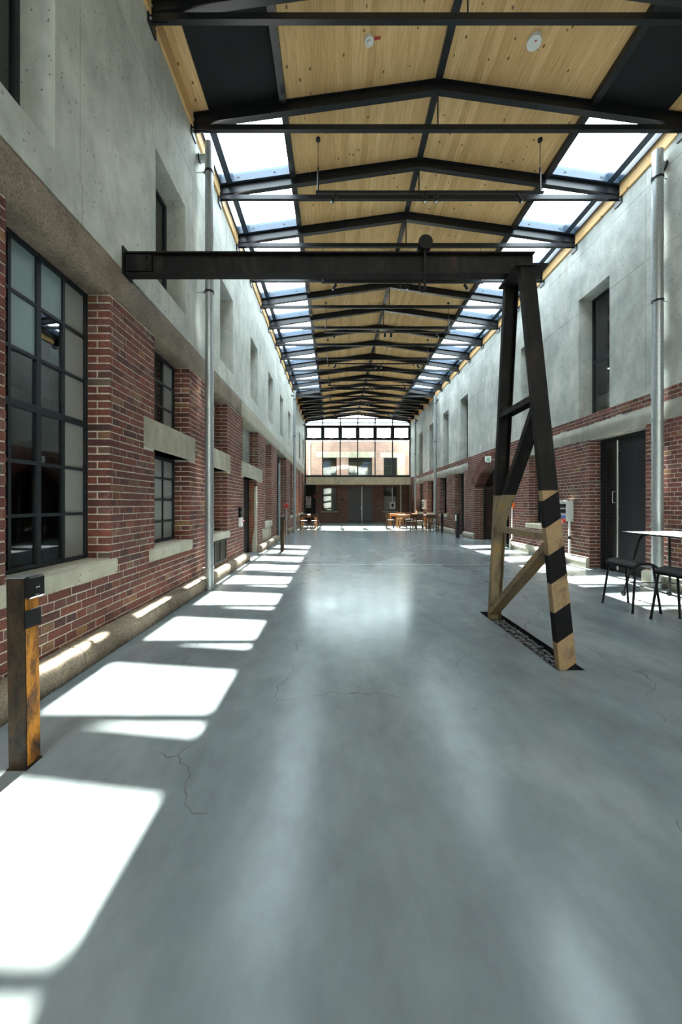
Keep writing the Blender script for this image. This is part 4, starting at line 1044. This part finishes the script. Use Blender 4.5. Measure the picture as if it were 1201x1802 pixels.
pbuild(MB().tube([(XR-.05, 8.24, .62), (XR-.05, 8.24, .56)], .028, 8), 'conduit_clip', 'black_plastic', t)
t = thing('alarm_box', 'orange call box on a pale conduit between arch and window', 'call box', (XR-.05, 10.9, 1.2))
pbuild(MB().box(XR-.09, XR-.012, 10.84, 10.96, 1.24, 1.40, .006), 'box', 'orange', t)
pbuild(MB().box(XR-.093, XR-.09, 10.885, 10.915, 1.30, 1.34), 'button', 'black_plastic', t)
pbuild(MB().tube([(XR-.06, 10.9, 1.24), (XR-.06, 10.9, .32), (XR-.12, 10.9, .26), (XR-.12, 10.9, .01)], .018, 8), 'conduit', 'white_plastic', t)
t = thing('exit_sign', 'white and green emergency exit sign over the brick arch', 'exit sign', (XR-.05, 12.6, 2.95))
pbuild(MB().box(XR-.07, XR-.012, 12.49, 12.71, 2.79, 3.0, .004), 'sign_box', 'white_plastic', t)
sy = 12.487
pbuild(MB().box(XR-.22, XR-.012, 12.47, 12.49, 2.80, 2.99), 'sign_panel', 'white_plastic', t)
fig = MB(); fy0, fy1 = 12.466, 12.47; cx_ = XR-.12
fig.box(cx_-.02, cx_+.005, fy0, fy1, 2.94, 2.965); fig.box(cx_-.03, cx_+.02, fy0, fy1, 2.88, 2.935); fig.box(cx_-.05, cx_-.02, fy0, fy1, 2.83, 2.88); fig.box(cx_+.0, cx_+.035, fy0, fy1, 2.82, 2.875); fig.box(cx_+.045, cx_+.065, fy0, fy1, 2.815, 2.97)
pbuild(fig, 'pictogram', 'green', t)
t = thing('intercom', 'black intercom panel on the brick beside the grey framed door', 'intercom', (XL, 8.3, 1.15))
pbuild(MB().box(XL+.008, XL+.05, 8.22, 8.40, 1.05, 1.27, .005), 'body', 'black_plastic', t)
pbuild(MB().box(XL+.05, XL+.053, 8.24, 8.38, 1.14, 1.18), 'display', 'galv', t)
t = thing('switch_box', 'white switch box under the black intercom', 'switch box', (XL, 8.3, .95))
pbuild(MB().box(XL+.008, XL+.06, 8.21, 8.40, .84, 1.04, .005), 'body', 'white_plastic', t)
pbuild(MB().tube([(XL+.06, 8.35, .95), (XL+.09, 8.38, .95)], .018, 8), 'key_switch', 'red', t)
t = thing('fire_alarm', 'red fire alarm box on a post in the wide dark doorway', 'fire alarm', (-2.08, 15.6, 1.2))
pbuild(MB().box(-2.20, -2.02, 15.55, 15.62, 1.18, 1.36, .006), 'box', 'red', t)
pbuild(MB().box(-2.13, -2.09, 15.545, 15.55, 1.25, 1.29), 'glass_button', 'black_plastic', t)
pbuild(MB().box(-2.13, -2.09, 15.56, 15.60, 0, 1.18), 'post', 'galv', t)
# framed hatch under the third window
t = thing('wall_hatch', 'small rusty framed hatch in the brick below a sill', 'hatch', (XL, 6.9, .45))
pbuild(MB().box(XL+.004, XL+.018, 6.55, 7.22, .28, .64), 'panel', 'rust_dark', t)
for q in ((6.53, 7.24, .26, .28), (6.53, 7.24, .64, .66), (6.53, 6.55, .28, .64), (7.22, 7.24, .28, .64), (6.87, 6.90, .28, .64)): pbuild(MB().box(XL+.004, XL+.03, *q), 'frame_bar', 'black_steel', t)
# far facade signs
t = thing('wall_poster', 'framed grey poster on a dark panel of the far brick facade', 'poster', (-2.1, YF-.1, 1.5))
pbuild(MB().box(FX(531), FX(556), YF-.10, YF-.003, .02, 2.83), 'dark_panel', 'black_panel', t)
pbuild(MB().box(FX(539), FX(548), YF-.125, YF-.10, 1.05, 1.95), 'poster_sheet', 'poster', t)
fr = MB()
for q in ((539, 539.5, 1.05, 1.95), (547.5, 548, 1.05, 1.95)): fr.box(FX(q[0]), FX(q[1]), YF-.13, YF-.125, q[2], q[3])
pbuild(fr, 'poster_frame', 'white_plastic', t)
o = MB().box(FX(553), FX(557), YF-.13, YF-.10, 1.86, 2.04, .004).build('fire_sign', 'red'); tag(o, 'small red square sign beside the grey poster', 'sign')
t = thing('framed_print', 'white framed print hanging in the far window', 'picture', (FX(691.5), YF+.08, 1.1))
pbuild(MB().box(FX(686.5), FX(696.5), YF+.07, YF+.09, 1.0, 1.5), 'mount', 'white_plastic', t)
pbuild(MB().box(FX(689.5), FX(693.5), YF+.066, YF+.07, 1.12, 1.38), 'print', 'black_plastic', t)
pbuild(MB().box(FX(691), FX(692), YF+.075, YF+.085, 1.5, 2.7), 'hanger', 'white_plastic', t)
o = MB().box(FX(600.5), FX(605.5), YF-.05, YF-.004, 1.62, 1.78, .004).build('wall_box', 'black_plastic'); tag(o, 'small black box on the far brick wall beside the double door', 'wall box')
t = thing('wall_cabinet', 'pale grey wall cabinet above the far wooden table', 'electrical cabinet', (XR-.05, 21.6, 1.2))
pbuild(MB().box(XR-.17, XR-.012, 21.35, 21.85, 1.05, 1.62, .006), 'body', 'grey_plastic', t)
for z in (1.2, 1.32, 1.44): pbuild(MB().box(XR-.19, XR-.17, 21.4, 21.8, z-.03, z+.03), 'socket_flap', 'black_plastic', t)
# downpipe of the upper far facade
t = thing('facade_downpipe', 'white downpipe on the upper far facade', 'downpipe', (FX(545), YF-.11, 3.2))
pbuild(MB().tube([(FX(545), YF-.11, 3.2), (FX(545), YF-.11, 6.0), (FX(548), YF-.11, 6.2)], .06, 10), 'pipe', 'white_paint', t)

# ------------------------------------------------------------------ ceiling equipment
def slope_n(x): return 1 if x < RX else -1
def on_ceiling(x, y, r, h, name, label, cat):
    z = zc(x); t = thing(name, label, cat, (x, y, z))
    a = math.atan(SLOPE)*(-1 if x < RX else 1)
    t.rotation_euler = (0, a, 0)
    MB().tube([(0, 0, .01), (0, 0, -h)], r, 24).build('body', 'white_plastic', t)
    return t
t = on_ceiling(.455, 4.97, .062, .04, 'smoke_detector', 'small white smoke detector with red tag on the timber ceiling', 'smoke detector')
MB().tube([(0, 0, -.04), (0, 0, -.065)], [.035, .03], 16).build('sensor_head', 'white_plastic', t)
MB().box(.07, .16, -.018, .018, -.004, -.0005).build('tag_strip', 'red', t)
t = on_ceiling(2.72, 4.97, .092, .055, 'smoke_detector', 'large white round ceiling sounder with red light on the timber ceiling', 'alarm sounder')
MB().tube([(0, 0, -.0), (0, 0, -.028)], .075, 24).build('base', 'grey_plastic', t)
MB().tube([(.01, -.03, -.055), (.01, -.03, -.059)], .012, 10).build('light', 'red', t)
def make_track(label):
    t = thing('track_light', label, 'track light', (0, 0, 0), 'suspended spotlight tracks')
    x0, x1, z = -.34, 3.56, 6.68
    MB().box(x0, x1, -.018, .018, z-.02, z+.02).build('track', 'black_steel', t)
    for x in (-.30, 3.50):
        p = MB().tube([(x, 0, z+.02), (x, 0, z+.42)], .016, 8).build('sleeve', 'black_steel', t)
        MB().tube([(x, 0, z+.42), (x+.0, 0, zc(x))], .006, 6).build('suspension_cable', 'black_steel', t)
        MB().tube([(x, 0, zc(x)-.03), (x, 0, zc(x)+.004)], .04, 12).build('ceiling_rose', 'black_steel', t)
    for x, dx in ((-.01, -.06), (1.53, .0), (1.72, .0), (3.12, .06)):
        s = MB(); s.tube([(x, 0, z-.02), (x, 0, z-.055)], .012, 8).build('spot_stem', 'black_steel', t)
        h = MB().tube([(x-dx*.3, 0, z-.045), (x+dx, -.01, z-.175)], .033, 12).build('spot_head', 'black_steel', t)
        MB().tube([(x+dx*.985, -.01, z-.174), (x+dx*1.01, -.0101, z-.178)], .024, 12).build('spot_lens', 'white_plastic', h)
    return t
tk = None
for k in range(0, 7):
    y = 6.22+2.532*k
    lb = '%s black suspended spotlight track past the smoke detectors' % words2[k]
    if tk is None: tk = make_track(lb); tk.location = (0, y, 0)
    else: copy_tree(tk, (0, y, 0), None, lb, 'suspended spotlight tracks')
